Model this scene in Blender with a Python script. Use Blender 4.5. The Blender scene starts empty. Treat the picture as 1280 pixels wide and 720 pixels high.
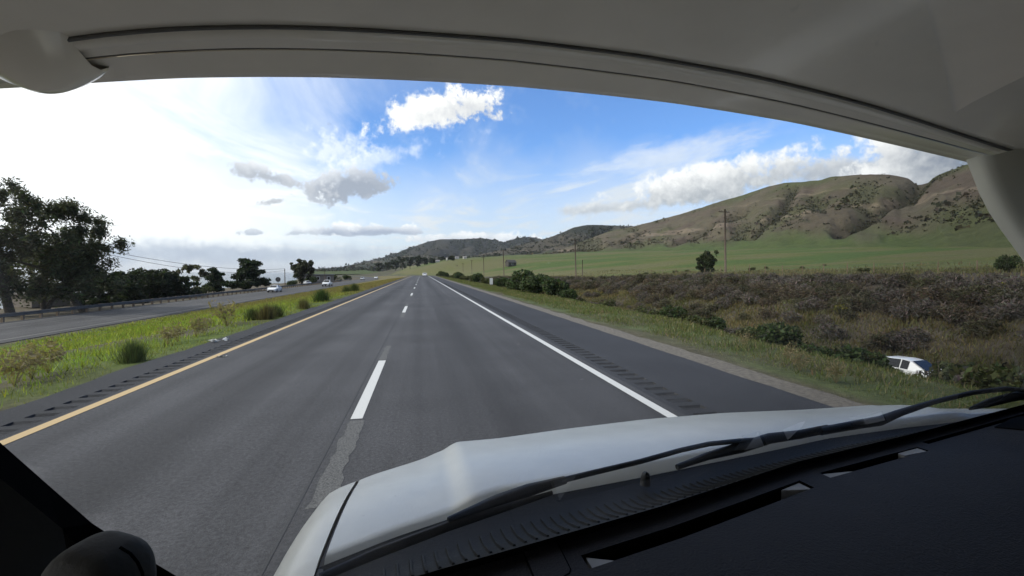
import bpy, math, random
import numpy as np
from mathutils import Vector, Matrix

R = math.radians
scene = bpy.context.scene
col = scene.collection

# ------------------------------------------------------------------ camera
F = 560.0                      # focal length in photo pixels (1280 x 720)
CAMP = Vector((0.0, 0.0, 1.79))
YAW, PITCH = R(11.4), R(2.05)
cam_d = bpy.data.cameras.new('camera')
cam = bpy.data.objects.new('camera', cam_d)
col.objects.link(cam)
cam.location = CAMP
cam.rotation_euler = (R(90) - PITCH, 0, -YAW)
cam_d.sensor_width = 36.0
cam_d.lens = 36.0 * F / 1280.0
cam_d.clip_start = 0.02
cam_d.clip_end = 90000
scene.camera = cam
CM = Matrix.Rotation(-YAW, 3, 'Z') @ Matrix.Rotation(R(90) - PITCH, 3, 'X')

def ray(px, py):
    return CM @ Vector(((px - 640.0) / F, (360.0 - py) / F, -1.0))
def Pz(px, py, z):
    r = ray(px, py); return CAMP + r * ((z - CAMP.z) / r.z)
def Py(px, py, y):
    r = ray(px, py); return CAMP + r * (y / r.y)
def Pd(px, py, d):
    return CAMP + ray(px, py) * d

# ------------------------------------------------------------------ sun, sky
SUN_AZ, SUN_EL = R(-97), R(40)          # azimuth from the road direction (+Y), positive to the right
sund = Vector((math.sin(SUN_AZ) * math.cos(SUN_EL), math.cos(SUN_AZ) * math.cos(SUN_EL), math.sin(SUN_EL)))
sl = bpy.data.lights.new('sun', 'SUN')
sl.energy = 2.9
sl.angle = R(0.6)
sl.color = (1.0, 0.955, 0.88)
so = bpy.data.objects.new('sun', sl)
col.objects.link(so)
so.rotation_euler = (-sund).to_track_quat('-Z', 'Y').to_euler()
so.location = (0, 0, 60)

vs = scene.view_settings
vs.view_transform = 'Standard'
vs.look = 'None'
vs.exposure = 0.24
vs.gamma = 1.0
vs.use_curve_mapping = False
scene.cycles.use_denoising = True
scene.cycles.max_bounces = 8
scene.cycles.diffuse_bounces = 3
scene.cycles.glossy_bounces = 3
scene.cycles.transmission_bounces = 4
scene.cycles.transparent_max_bounces = 8
scene.cycles.sample_clamp_indirect = 6.0

world = bpy.data.worlds.new('World')
scene.world = world
world.use_nodes = True
world.cycles.sampling_method = 'MANUAL'
world.cycles.sample_map_resolution = 512
WT = world.node_tree
for n in list(WT.nodes): WT.nodes.remove(n)

class NT:
    """small node helper"""
    def __init__(s, tree): s.t = tree
    def n(s, kind, **kw):
        nd = s.t.nodes.new(kind)
        for k, v in kw.items(): setattr(nd, k, v)
        return nd
    def put(s, sock, v):
        if hasattr(v, 'is_output') or isinstance(v, bpy.types.NodeSocket): s.t.links.new(v, sock)
        else: sock.default_value = v
    def m(s, op, a, b=None, c=None, clamp=False):
        nd = s.n('ShaderNodeMath', operation=op, use_clamp=clamp)
        s.put(nd.inputs[0], a)
        if b is not None: s.put(nd.inputs[1], b)
        if c is not None: s.put(nd.inputs[2], c)
        return nd.outputs[0]
    def dot(s, a, b):
        nd = s.n('ShaderNodeVectorMath', operation='DOT_PRODUCT')
        s.put(nd.inputs[0], a); s.put(nd.inputs[1], b)
        return nd.outputs['Value']
    def vm(s, op, a, b):
        nd = s.n('ShaderNodeVectorMath', operation=op)
        s.put(nd.inputs[0], a); s.put(nd.inputs[1], b)
        return nd.outputs[0]
    def mix(s, f, a, b):
        nd = s.n('ShaderNodeMix', data_type='RGBA')
        s.put(nd.inputs[0], f)
        s.put(nd.inputs[6], a if not isinstance(a, tuple) else (*a, 1)[:4])
        s.put(nd.inputs[7], b if not isinstance(b, tuple) else (*b, 1)[:4])
        return nd.outputs[2]
    def mul(s, a, b):
        nd = s.n('ShaderNodeMix', data_type='RGBA', blend_type='MULTIPLY')
        nd.inputs[0].default_value = 1.0
        s.put(nd.inputs[6], a if not isinstance(a, tuple) else (*a, 1)[:4])
        s.put(nd.inputs[7], b if not isinstance(b, tuple) else (*b, 1)[:4])
        return nd.outputs[2]
    def sstep(s, v, lo, hi):
        nd = s.n('ShaderNodeMapRange', interpolation_type='SMOOTHSTEP')
        s.put(nd.inputs[0], v); s.put(nd.inputs[1], lo); s.put(nd.inputs[2], hi)
        return nd.outputs[0]
    def lin(s, v, lo, hi, a=0.0, b=1.0):
        nd = s.n('ShaderNodeMapRange')
        s.put(nd.inputs[0], v); s.put(nd.inputs[1], lo); s.put(nd.inputs[2], hi)
        s.put(nd.inputs[3], a); s.put(nd.inputs[4], b)
        return nd.outputs[0]
    def noise(s, vec, scale, detail=4, rough=0.55, dist=0.0, w=None):
        nd = s.n('ShaderNodeTexNoise')
        if vec is not None: s.put(nd.inputs['Vector'], vec)
        s.put(nd.inputs['Scale'], scale); s.put(nd.inputs['Detail'], detail)
        s.put(nd.inputs['Roughness'], rough); s.put(nd.inputs['Distortion'], dist)
        return nd.outputs['Fac']
    def ramp(s, v, stops):
        nd = s.n('ShaderNodeValToRGB')
        while len(nd.color_ramp.elements) < len(stops): nd.color_ramp.elements.new(0.5)
        for e, (p, c) in zip(nd.color_ramp.elements, stops):
            e.position = p; e.color = (*c, 1) if len(c) == 3 else c
        s.put(nd.inputs[0], v)
        return nd.outputs[0]

W = NT(WT)
out = W.n('ShaderNodeOutputWorld')
bg = W.n('ShaderNodeBackground')
bg.inputs['Strength'].default_value = 0.10
WT.links.new(bg.outputs[0], out.inputs[0])
sky = W.n('ShaderNodeTexSky', sky_type='NISHITA', sun_disc=False)
sky.sun_elevation = SUN_EL
sky.sun_rotation = SUN_AZ
sky.altitude = 20
sky.air_density = 1.0
sky.dust_density = 0.6
sky.ozone_density = 1.6
tc = W.n('ShaderNodeTexCoord')
D = W.vm('NORMALIZE', tc.outputs['Generated'], (0, 0, 0))
sep = W.n('ShaderNodeSeparateXYZ'); WT.links.new(D, sep.inputs[0])
dz = sep.outputs[2]
big = W.noise(D, 3.2, 5, 0.55)
mid = W.noise(D, 9.0, 9, 0.60)
fine = W.noise(D, 24.0, 7, 0.62)
tiny = W.noise(D, 58.0, 6, 0.60)
# high thin veil, on a flat layer seen in perspective
zc = W.m('MAXIMUM', dz, 0.03)
cmb = W.n('ShaderNodeCombineXYZ')
WT.links.new(W.m('DIVIDE', sep.outputs[0], zc), cmb.inputs[0])
WT.links.new(W.m('DIVIDE', sep.outputs[1], zc), cmb.inputs[1])
mp = W.n('ShaderNodeMapping'); mp.inputs['Rotation'].default_value = (0, 0, R(28)); mp.inputs['Scale'].default_value = (0.55, 0.22, 1)
WT.links.new(cmb.outputs[0], mp.inputs[0])
cir = W.noise(mp.outputs[0], 1.9, 8, 0.62, 0.6)
base = W.mul(sky.outputs[0], (1.02, 1.46, 2.05))
sdot = W.dot(D, tuple(sund))
glow = W.m('POWER', W.m('MAXIMUM', sdot, 0.0), 4.0)
low = W.sstep(dz, 0.31, 0.07)
veil = W.m('ADD', W.m('MULTIPLY', W.sstep(sdot, 0.05, 0.72), 1.0), W.m('MULTIPLY', low, 0.80))
veil = W.m('ADD', veil, W.m('MULTIPLY', W.sstep(cir, 0.45, 0.75), 0.50))
veil = W.m('ADD', veil, W.m('MULTIPLY', W.m('SUBTRACT', big, 0.55), 0.9), clamp=True)
veil = W.m('MULTIPLY', veil, 0.93)
veilc = W.mix(W.sstep(sdot, -0.15, 0.45), (7.9, 8.3, 8.8), (13.0, 13.0, 12.9))
skyc = W.mix(veil, base, veilc)

def cloud(px, py, hw, hh, tilt=0.0, lit=(8.2, 8.3, 8.5), shade=(4.6, 4.9, 5.4), amp=1.5, soft=0.45, op=1.0,
          flat=1.5, tex=None, bias=0.1, slope=(0.0, 0.55)):
    """one cloud at a direction of the sky, real angular size; ragged by noise, lit from above left"""
    global skyc
    lit = tuple(v * 1.2 for v in lit); shade = tuple(v * 1.15 for v in shade)
    c = ray(px, py).normalized()
    t = R(tilt)
    a1 = ray(px + hw * math.cos(t), py - hw * math.sin(t)); a1 = a1 / a1.dot(c) - c
    b1 = ray(px - hh * math.sin(t), py - hh * math.cos(t)); b1 = b1 / b1.dot(c) - c
    # reciprocal frame so that a = 1 at the right end and b = 1 at the top
    nrm = a1.cross(b1)
    ra = b1.cross(c) ; ra = ra / ra.dot(a1)
    rb = c.cross(a1) ; rb = rb / rb.dot(b1)
    dc = W.m('MAXIMUM', W.dot(D, tuple(c)), 0.05)
    a = W.m('DIVIDE', W.dot(D, tuple(ra)), dc)
    b = W.m('DIVIDE', W.dot(D, tuple(rb)), dc)
    bn = W.m('MULTIPLY', W.m('MINIMUM', b, 0.0), flat)
    bb = W.m('ADD', W.m('MAXIMUM', b, 0.0), bn)
    rr = W.m('SQRT', W.m('ADD', W.m('MULTIPLY', a, a), W.m('MULTIPLY', bb, bb)))
    if tex is not None: nz = tex
    elif hw > 100: nz = W.m('ADD', W.m('MULTIPLY', mid, 0.45), W.m('MULTIPLY', fine, 0.55))
    elif hw > 40: nz = W.m('ADD', W.m('ADD', W.m('MULTIPLY', mid, 0.25), W.m('MULTIPLY', fine, 0.45)), W.m('MULTIPLY', tiny, 0.3))
    else: nz = W.m('ADD', W.m('MULTIPLY', fine, 0.4), W.m('MULTIPLY', tiny, 0.6))
    nz = W.m('MULTIPLY', W.m('SUBTRACT', nz, 0.5), amp * 3.4)
    f = W.m('ADD', W.m('SUBTRACT', 1.12, rr), nz)
    d = W.m('MULTIPLY', W.sstep(f, 0.0, soft), op)
    tt = W.m('ADD', W.m('ADD', W.m('MULTIPLY', a, slope[0]), W.m('MULTIPLY', b, slope[1])), 0.5 + bias)
    tt = W.m('ADD', tt, W.m('MULTIPLY', W.m('SUBTRACT', W.m('ADD', W.m('MULTIPLY', fine, 0.6), W.m('MULTIPLY', tiny, 0.4)), 0.5), 3.0))
    tt = W.m('SUBTRACT', tt, W.m('MULTIPLY', W.sstep(f, 0.15, 1.1), 0.25), clamp=True)
    skyc = W.mix(d, skyc, W.mix(tt, shade, lit))

# thin streaks
cloud(800, 206, 150, 26, 8, (7.4, 7.8, 8.4), (6.6, 7.2, 8.0), 1.6, 1.2, 0.65, 1.0, tex=cir, bias=0.3)
cloud(460, 203, 110, 18, 14, (11, 11, 11), (9.5, 9.6, 9.8), 1.6, 1.2, 0.5, 1.0)
cloud(420, 185, 50, 26, 0, (11, 11, 11), (9.5, 9.6, 9.8), 2.0, 1.0, 0.5, 1.0)
# grey blue bank over the sea
cloud(250, 318, 340, 21, 0, (5.2, 5.9, 6.9), (3.7, 4.4, 5.6), 0.9, 1.0, 0.95, 1.0, slope=(0, 0.3), bias=0.0)
cloud(590, 299, 95, 9, 0, (8.6, 8.7, 8.9), (5.4, 5.8, 6.5), 1.2, 0.5, 0.9, 1.6)
# low flat cumulus
cloud(462, 290, 82, 11, 0, (9.2, 9.3, 9.5), (3.6, 4.2, 5.4), 1.5, 0.5, 0.97, 2.2, bias=-0.30, slope=(-0.05, 0.75))
cloud(375, 291, 26, 6, 0, (7.6, 7.9, 8.4), (4.1, 4.7, 5.7), 1.7, 0.7, 0.85, 1.6, bias=-0.1)
cloud(315, 291, 17, 5, 0, (6.6, 7.0, 7.6), (4.1, 4.7, 5.7), 1.6, 0.7, 0.85, 1.4, bias=-0.2)
# grey cloud against the glare
cloud(430, 231, 62, 20, 6, (8.6, 8.8, 9.2), (3.4, 3.8, 4.6), 1.9, 0.6, 0.98, 1.1, bias=-0.24, slope=(-0.1, 0.35))
cloud(340, 222, 62, 12, -14, (8.4, 8.5, 8.8), (4.3, 4.6, 5.2), 2.0, 0.7, 0.95, 1.2, bias=-0.26, slope=(-0.1, 0.35))
cloud(340, 252, 22, 5, 8, (7.0, 7.1, 7.4), (4.2, 4.5, 5.1), 1.7, 0.8, 0.85, 1.2, bias=-0.2)
# bright cumulus
cloud(545, 138, 82, 28, 12, (9.6, 9.5, 9.3), (5.3, 5.5, 6.0), 1.25, 0.55, 1.0, 1.3, bias=0.32, slope=(-0.25, 0.35))
cloud(590, 132, 36, 22, -10, (9.6, 9.5, 9.3), (5.0, 5.2, 5.7), 1.1, 0.55, 1.0, 1.2, bias=0.25, slope=(-0.3, 0.35))
# long lit bank above the hills
cloud(780, 258, 110, 11, 5, (6.9, 7.1, 7.4), (4.6, 4.9, 5.3), 1.0, 0.7, 0.9, 1.5, bias=0.0)
cloud(895, 232, 175, 31, 11, (8.8, 8.8, 8.8), (4.2, 4.5, 4.9), 1.1, 0.45, 1.0, 1.6, bias=0.02, slope=(0.0, 0.7))
cloud(1040, 214, 150, 22, 4, (6.6, 6.8, 7.1), (4.0, 4.3, 4.8), 1.0, 0.7, 0.95, 1.3, bias=0.0)
cloud(1145, 205, 100, 50, -4, (9.0, 9.0, 9.0), (2.8, 3.2, 3.9), 1.1, 0.45, 1.0, 1.2, bias=0.02, slope=(-0.75, 0.2))
WT.links.new(skyc, bg.inputs['Color'])

# ------------------------------------------------------------------ helpers
rng = np.random.default_rng(7)
random.seed(7)

def _h(ix, iy, seed):
    n = (ix.astype(np.int64) * 374761393 + iy.astype(np.int64) * 668265263 + seed * 1442695041) & 0xffffffff
    n = ((n ^ (n >> 13)) * 1274126177) & 0xffffffff
    n = n ^ (n >> 16)
    return (n & 0xffff) / 65535.0
def vnoise(x, y, seed=0):
    x = np.asarray(x, float); y = np.asarray(y, float)
    ix = np.floor(x); iy = np.floor(y); fx = x - ix; fy = y - iy
    fx = fx * fx * fx * (fx * (fx * 6 - 15) + 10); fy = fy * fy * fy * (fy * (fy * 6 - 15) + 10)
    a = _h(ix, iy, seed); b = _h(ix + 1, iy, seed); c = _h(ix, iy + 1, seed); d = _h(ix + 1, iy + 1, seed)
    return (a * (1 - fx) + b * fx) * (1 - fy) + (c * (1 - fx) + d * fx) * fy
def fbm(x, y, oct=5, seed=0, gain=0.5):
    s = 0.0; a = 1.0; t = 0.0
    for k in range(oct):
        s = s + a * vnoise(x * 2 ** k + 17.3 * k, y * 2 ** k - 9.1 * k, seed + k); t += a; a *= gain
    return s / t
def ss(x, a, b):
    t = np.clip((np.asarray(x, float) - a) / (b - a), 0, 1)
    return t * t * (3 - 2 * t)

class MB:
    def __init__(s): s.v = []; s.f = []; s.c = []; s.n = 0
    def add(s, v, f, c=None):
        v = np.asarray(v, float).reshape(-1, 3)
        s.v.append(v)
        for fc in f: s.f.append([int(i) + s.n for i in fc])
        s.n += len(v)
    def box(s, lo, hi, rot=None, org=None):
        x0, y0, z0 = lo; x1, y1, z1 = hi
        v = np.array([(x0,y0,z0),(x1,y0,z0),(x1,y1,z0),(x0,y1,z0),(x0,y0,z1),(x1,y0,z1),(x1,y1,z1),(x0,y1,z1)], float)
        if rot is not None: v = v @ np.array(rot).T
        if org is not None: v = v + np.array(org)
        s.add(v, [(3,2,1,0),(4,5,6,7),(0,1,5,4),(1,2,6,5),(2,3,7,6),(3,0,4,7)])
    def tube(s, pts, rad, n=6, cap=True):
        pts = [Vector(p) for p in pts]
        if not hasattr(rad, '__len__'): rad = [rad] * len(pts)
        vs_ = []; up = Vector((0.123, 0.31, 0.94))
        for i, p in enumerate(pts):
            t = (pts[min(i + 1, len(pts) - 1)] - pts[max(i - 1, 0)]).normalized()
            if abs(t.dot(up)) > 0.97: up = Vector((0.9, 0.2, 0.1))
            a = t.cross(up).normalized(); b = t.cross(a)
            for k in range(n):
                q = 2 * math.pi * k / n
                vs_.append(p + (a * math.cos(q) + b * math.sin(q)) * rad[i])
        fs = []
        for i in range(len(pts) - 1):
            for k in range(n):
                fs.append((i*n+k, i*n+(k+1)%n, (i+1)*n+(k+1)%n, (i+1)*n+k))
        if cap:
            fs.append(tuple(range(n))); fs.append(tuple(range((len(pts)-1)*n, len(pts)*n))[::-1])
        s.add([tuple(v) for v in vs_], fs)
    def grid(s, P):
        P = np.asarray(P, float); r, c = P.shape[:2]
        fs = [(i*c+j, i*c+j+1, (i+1)*c+j+1, (i+1)*c+j) for i in range(r-1) for j in range(c-1)]
        s.add(P.reshape(-1, 3), fs)
    def prism(s, poly, off):
        """extrude a closed 3-D polygon by a vector"""
        n = len(poly); poly = [Vector(p) for p in poly]; off = Vector(off)
        v = [tuple(p) for p in poly] + [tuple(p + off) for p in poly]
        f = [tuple(range(n))[::-1], tuple(range(n, 2*n))] + [(i, (i+1)%n, n+(i+1)%n, n+i) for i in range(n)]
        s.add(v, f)
    def data(s, name, mat, smooth=False):
        me = bpy.data.meshes.new(name)
        V = np.concatenate(s.v) if s.v else np.zeros((0, 3))
        me.from_pydata(V.tolist(), [], s.f)
        if mat is not None: me.materials.append(mat)
        if smooth: me.polygons.foreach_set('use_smooth', [True] * len(me.polygons))
        me.update()
        return me
    def build(s, name, mat, parent=None, smooth=False, loc=None):
        me = s.data(name, mat, smooth)
        return link(name, me, parent, loc)

def link(name, me, parent=None, loc=None):
    o = bpy.data.objects.new(name, me); col.objects.link(o)
    if parent is not None: o.parent = parent
    if loc is not None: o.location = loc
    return o
def fast_mesh(name, V, Fa, mat, colr=None, smooth=False):
    """V (n,3), Fa (m,k) index array; colr (n,3) optional vertex colour 'tint'"""
    me = bpy.data.meshes.new(name)
    V = np.ascontiguousarray(V, np.float32); Fa = np.ascontiguousarray(Fa, np.int32)
    m, k = Fa.shape
    me.vertices.add(len(V)); me.vertices.foreach_set('co', V.ravel())
    me.loops.add(m * k); me.loops.foreach_set('vertex_index', Fa.ravel())
    me.polygons.add(m)
    me.polygons.foreach_set('loop_start', np.arange(0, m * k, k, dtype=np.int32))
    me.polygons.foreach_set('loop_total', np.full(m, k, np.int32))
    if smooth: me.polygons.foreach_set('use_smooth', np.ones(m, bool))
    if colr is not None:
        a = me.color_attributes.new('tint', 'FLOAT_COLOR', 'POINT')
        cc = np.ones((len(V), 4), np.float32); cc[:, :3] = colr
        a.data.foreach_set('color', cc.ravel())
    me.materials.append(mat)
    me.update(calc_edges=True); me.validate()
    return me
def tag(o, label=None, cat=None, group=None, kind=None):
    if label: o['label'] = label
    if cat: o['category'] = cat
    if group: o['group'] = group
    if kind: o['kind'] = kind
    return o
def empty(name, loc=(0, 0, 0), rz=0.0):
    o = bpy.data.objects.new(name, None); col.objects.link(o)
    o.empty_display_size = 0.3
    o.location = loc; o.rotation_euler = (0, 0, rz)
    return o
def copy_tree(o, parent=None):
    c = o.copy(); col.objects.link(c)
    if parent is not None: c.parent = parent
    for ch in list(o.children): copy_tree(ch, c)
    return c

# ------------------------------------------------------------------ materials
def material(name):
    m = bpy.data.materials.new(name); m.use_nodes = True
    nt = NT(m.node_tree)
    b = m.node_tree.nodes['Principled BSDF']
    return m, nt, b
def bump(nt, b, h, strength=0.3, dist=0.02):
    nd = nt.n('ShaderNodeBump'); nd.inputs['Strength'].default_value = strength; nd.inputs['Distance'].default_value = dist
    nt.put(nd.inputs['Height'], h); nt.put(b.inputs['Normal'], nd.outputs[0])
def simple(name, c, rough=0.6, metal=0.0, var=0.0, vscale=3.0, bmp=0.0, bscale=40.0, coat=0.0, spec=None):
    m, nt, b = material(name)
    tcn = nt.n('ShaderNodeTexCoord')
    if var > 0:
        nz = nt.noise(tcn.outputs['Object'], vscale, 6, 0.6)
        f = nt.lin(nz, 0.3, 0.7, 1 - var, 1 + var)
        vc = nt.n('ShaderNodeVectorMath', operation='SCALE')
        vc.inputs[0].default_value = c; nt.put(vc.inputs['Scale'], f)
        nt.put(b.inputs['Base Color'], vc.outputs[0])
    else: b.inputs['Base Color'].default_value = (*c, 1)
    b.inputs['Roughness'].default_value = rough
    b.inputs['Metallic'].default_value = metal
    b.inputs['Coat Weight'].default_value = coat
    b.inputs['Coat Roughness'].default_value = 0.08
    if spec is not None: b.inputs['Specular IOR Level'].default_value = spec
    if bmp > 0: bump(nt, b, nt.noise(tcn.outputs['Object'], bscale, 4, 0.6), bmp, 0.01)
    return m
def tinted(name, rough=0.9, nscale=1.5, amt=0.35, bmp=0.5, bscale=3.0, bdist=0.3, fine_scale=None, spec=0.15):
    """vertex colour 'tint' times two scales of noise"""
    m, nt, b = material(name)
    at = nt.n('ShaderNodeVertexColor'); at.layer_name = 'tint'
    tcn = nt.n('ShaderNodeTexCoord')
    n1 = nt.noise(tcn.outputs['Object'], nscale, 7, 0.65)
    f = nt.lin(n1, 0.28, 0.72, 1 - amt, 1 + amt)
    if fine_scale:
        n2 = nt.noise(tcn.outputs['Object'], fine_scale, 5, 0.7)
        f = nt.m('MULTIPLY', f, nt.lin(n2, 0.3, 0.7, 1 - amt, 1 + amt))
    vc = nt.n('ShaderNodeVectorMath', operation='SCALE')
    nt.put(vc.inputs[0], at.outputs[0]); nt.put(vc.inputs['Scale'], f)
    nt.put(b.inputs['Base Color'], vc.outputs[0])
    b.inputs['Roughness'].default_value = rough
    b.inputs['Specular IOR Level'].default_value = spec
    bump(nt, b, nt.noise(tcn.outputs['Object'], bscale, 8, 0.7), bmp, bdist)
    return m
def leafmat(name, trans=0.35):
    m, nt, b = material(name)
    at = nt.n('ShaderNodeVertexColor'); at.layer_name = 'tint'
    nt.put(b.inputs['Base Color'], at.outputs[0])
    b.inputs['Roughness'].default_value = 0.62
    b.inputs['Specular IOR Level'].default_value = 0.25
    tr = nt.n('ShaderNodeBsdfTranslucent')
    g = nt.mul(at.outputs[0], (1.25, 1.35, 0.6))
    nt.put(tr.inputs[0], g)
    mx = nt.n('ShaderNodeMixShader'); mx.inputs[0].default_value = trans
    t = m.node_tree
    t.links.new(b.outputs[0], mx.inputs[1]); t.links.new(tr.outputs[0], mx.inputs[2])
    t.links.new(mx.outputs[0], t.nodes['Material Output'].inputs[0])
    return m

M = {}
M['leaf'] = leafmat('foliage')
M['blade'] = leafmat('grass_blades', 0.4)
M['bark'] = simple('bark', (0.060, 0.050, 0.040), 0.9, var=0.4, vscale=6, bmp=0.6, bscale=12)
M['palebark'] = simple('pale_bark', (0.22, 0.19, 0.155), 0.9, var=0.4, vscale=4, bmp=0.4, bscale=12)
M['ground'] = tinted('ground_soil', 0.95, 0.9, 0.35, 0.7, 2.2, 0.15, 9.0)
M['hill'] = tinted('hill_grass', 0.95, 0.10, 0.26, 0.8, 0.16, 3.5, 0.7)
M['wood'] = simple('weathered_wood', (0.16, 0.115, 0.075), 0.85, var=0.35, vscale=3, bmp=0.4, bscale=20)
M['darkwood'] = simple('creosoted_wood', (0.09, 0.066, 0.048), 0.85, var=0.3, vscale=3, bmp=0.4, bscale=20)
M['galv'] = simple('galvanised_steel', (0.11, 0.102, 0.092), 0.9, 0.0, var=0.25, vscale=2)
M['wire'] = simple('wire', (0.05, 0.05, 0.055), 0.6)
M['carwhite'] = simple('white_car_paint', (0.72, 0.73, 0.74), 0.35, coat=0.6)
M['carsilver'] = simple('silver_car_paint', (0.42, 0.44, 0.46), 0.35, 0.3, coat=0.6)
M['carglass'] = simple('car_glass', (0.012, 0.014, 0.017), 0.08)
M['tyre'] = simple('tyre_rubber', (0.02, 0.02, 0.02), 0.85)
M['rim'] = simple('wheel_rim', (0.4, 0.4, 0.41), 0.35, 0.8)
M['lamp'] = simple('headlamp', (0.75, 0.78, 0.8), 0.12)
M['redlamp'] = simple('tail_lamp', (0.25, 0.01, 0.01), 0.2)
M['blackplastic'] = simple('black_plastic', (0.012, 0.012, 0.013), 0.55, bmp=0.15, bscale=300)

def asphalt(name, base, streak=0.25, speck=0.45, rough=0.86, tracks=()):
    m, nt, b = material(name)
    tcn = nt.n('ShaderNodeTexCoord')
    mp_ = nt.n('ShaderNodeMapping'); mp_.inputs['Scale'].default_value = (1.1, 0.02, 1)
    nt.put(mp_.inputs[0], tcn.outputs['Object'])
    st = nt.noise(mp_.outputs[0], 1.0, 5, 0.6)                 # wheel tracks along the road
    bl = nt.noise(tcn.outputs['Object'], 0.35, 6, 0.6)           # blotches
    sp = nt.noise(tcn.outputs['Object'], 85, 3, 0.75)           # aggregate
    sp2 = nt.noise(tcn.outputs['Object'], 28, 4, 0.7)
    f = nt.lin(st, 0.3, 0.7, 1 - streak, 1 + streak)
    if tracks:
        sxx = nt.n('ShaderNodeSeparateXYZ'); nt.put(sxx.inputs[0], tcn.outputs['Object'])
        wob = nt.m('ADD', sxx.outputs[0], nt.m('MULTIPLY', nt.m('SUBTRACT', bl, 0.5), 0.5))
        for c0, wd, amt in tracks:          # oil drip line and polished wheel paths
            g_ = nt.m('DIVIDE', nt.m('SUBTRACT', wob, c0), wd)
            g_ = nt.m('EXPONENT', nt.m('MULTIPLY', nt.m('MULTIPLY', g_, g_), -1.0))
            f = nt.m('MULTIPLY', f, nt.m('ADD', 1.0, nt.m('MULTIPLY', g_, amt)))
    f = nt.m('MULTIPLY', f, nt.lin(bl, 0.3, 0.7, 0.80, 1.18))
    f = nt.m('MULTIPLY', f, nt.lin(sp, 0.3, 0.72, 1 - speck, 1 + speck))
    f = nt.m('MULTIPLY', f, nt.lin(sp2, 0.3, 0.7, 0.62, 1.38))
    vc = nt.n('ShaderNodeVectorMath', operation='SCALE')
    vc.inputs[0].default_value = base; nt.put(vc.inputs['Scale'], f)
    nt.put(b.inputs['Base Color'], vc.outputs[0])
    b.inputs['Roughness'].default_value = rough
    b.inputs['Specular IOR Level'].default_value = 0.28
    bump(nt, b, nt.m('ADD', sp, nt.m('MULTIPLY', sp2, 0.5)), 0.55, 0.012)
    return m
M['asphalt'] = asphalt('asphalt', (0.057, 0.057, 0.060), 0.34, tracks=[(-2.6, 0.40, -0.22), (1.15, 0.40, -0.22), (-3.5, 0.3, 0.14), (-1.7, 0.3, 0.14), (0.25, 0.3, 0.14), (2.05, 0.3, 0.14)])
M['shoulder'] = asphalt('sealed_asphalt', (0.036, 0.037, 0.041), 0.15)
M['groove'] = asphalt('milled_asphalt', (0.033, 0.034, 0.037), 0.1, 0.6)
M['dim_old_asphalt'] = asphalt('old_asphalt_shade_dimmed', (0.068, 0.066, 0.065), 0.3)  # tone lowered to paint in the shade on the opposite road

def paint(name, base, wear=0.35):
    m, nt, b = material(name)
    tcn = nt.n('ShaderNodeTexCoord')
    n1 = nt.noise(tcn.outputs['Object'], 6, 8, 0.75)
    n2 = nt.noise(tcn.outputs['Object'], 70, 3, 0.7)
    f = nt.sstep(nt.m('ADD', n1, nt.m('MULTIPLY', n2, 0.35)), 0.52 - wear * 0.2, 0.30)
    f = nt.m('MULTIPLY', f, 0.75)
    c = nt.mix(f, base, (0.07, 0.07, 0.072))
    c = nt.mul(c, nt.ramp(n2, [(0.3, (0.85, 0.85, 0.85)), (0.7, (1, 1, 1))]))
    nt.put(b.inputs['Base Color'], c)
    b.inputs['Roughness'].default_value = 0.75
    bump(nt, b, n2, 0.3, 0.006)
    return m
M['white_paint'] = paint('white_road_paint', (0.56, 0.56, 0.54))
M['yellow_paint'] = paint('yellow_road_paint', (0.50, 0.36, 0.18))
M['gravel'] = simple('gravel_edge', (0.120, 0.106, 0.086), 0.95, var=0.45, vscale=14, bmp=0.8, bscale=25)

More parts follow.
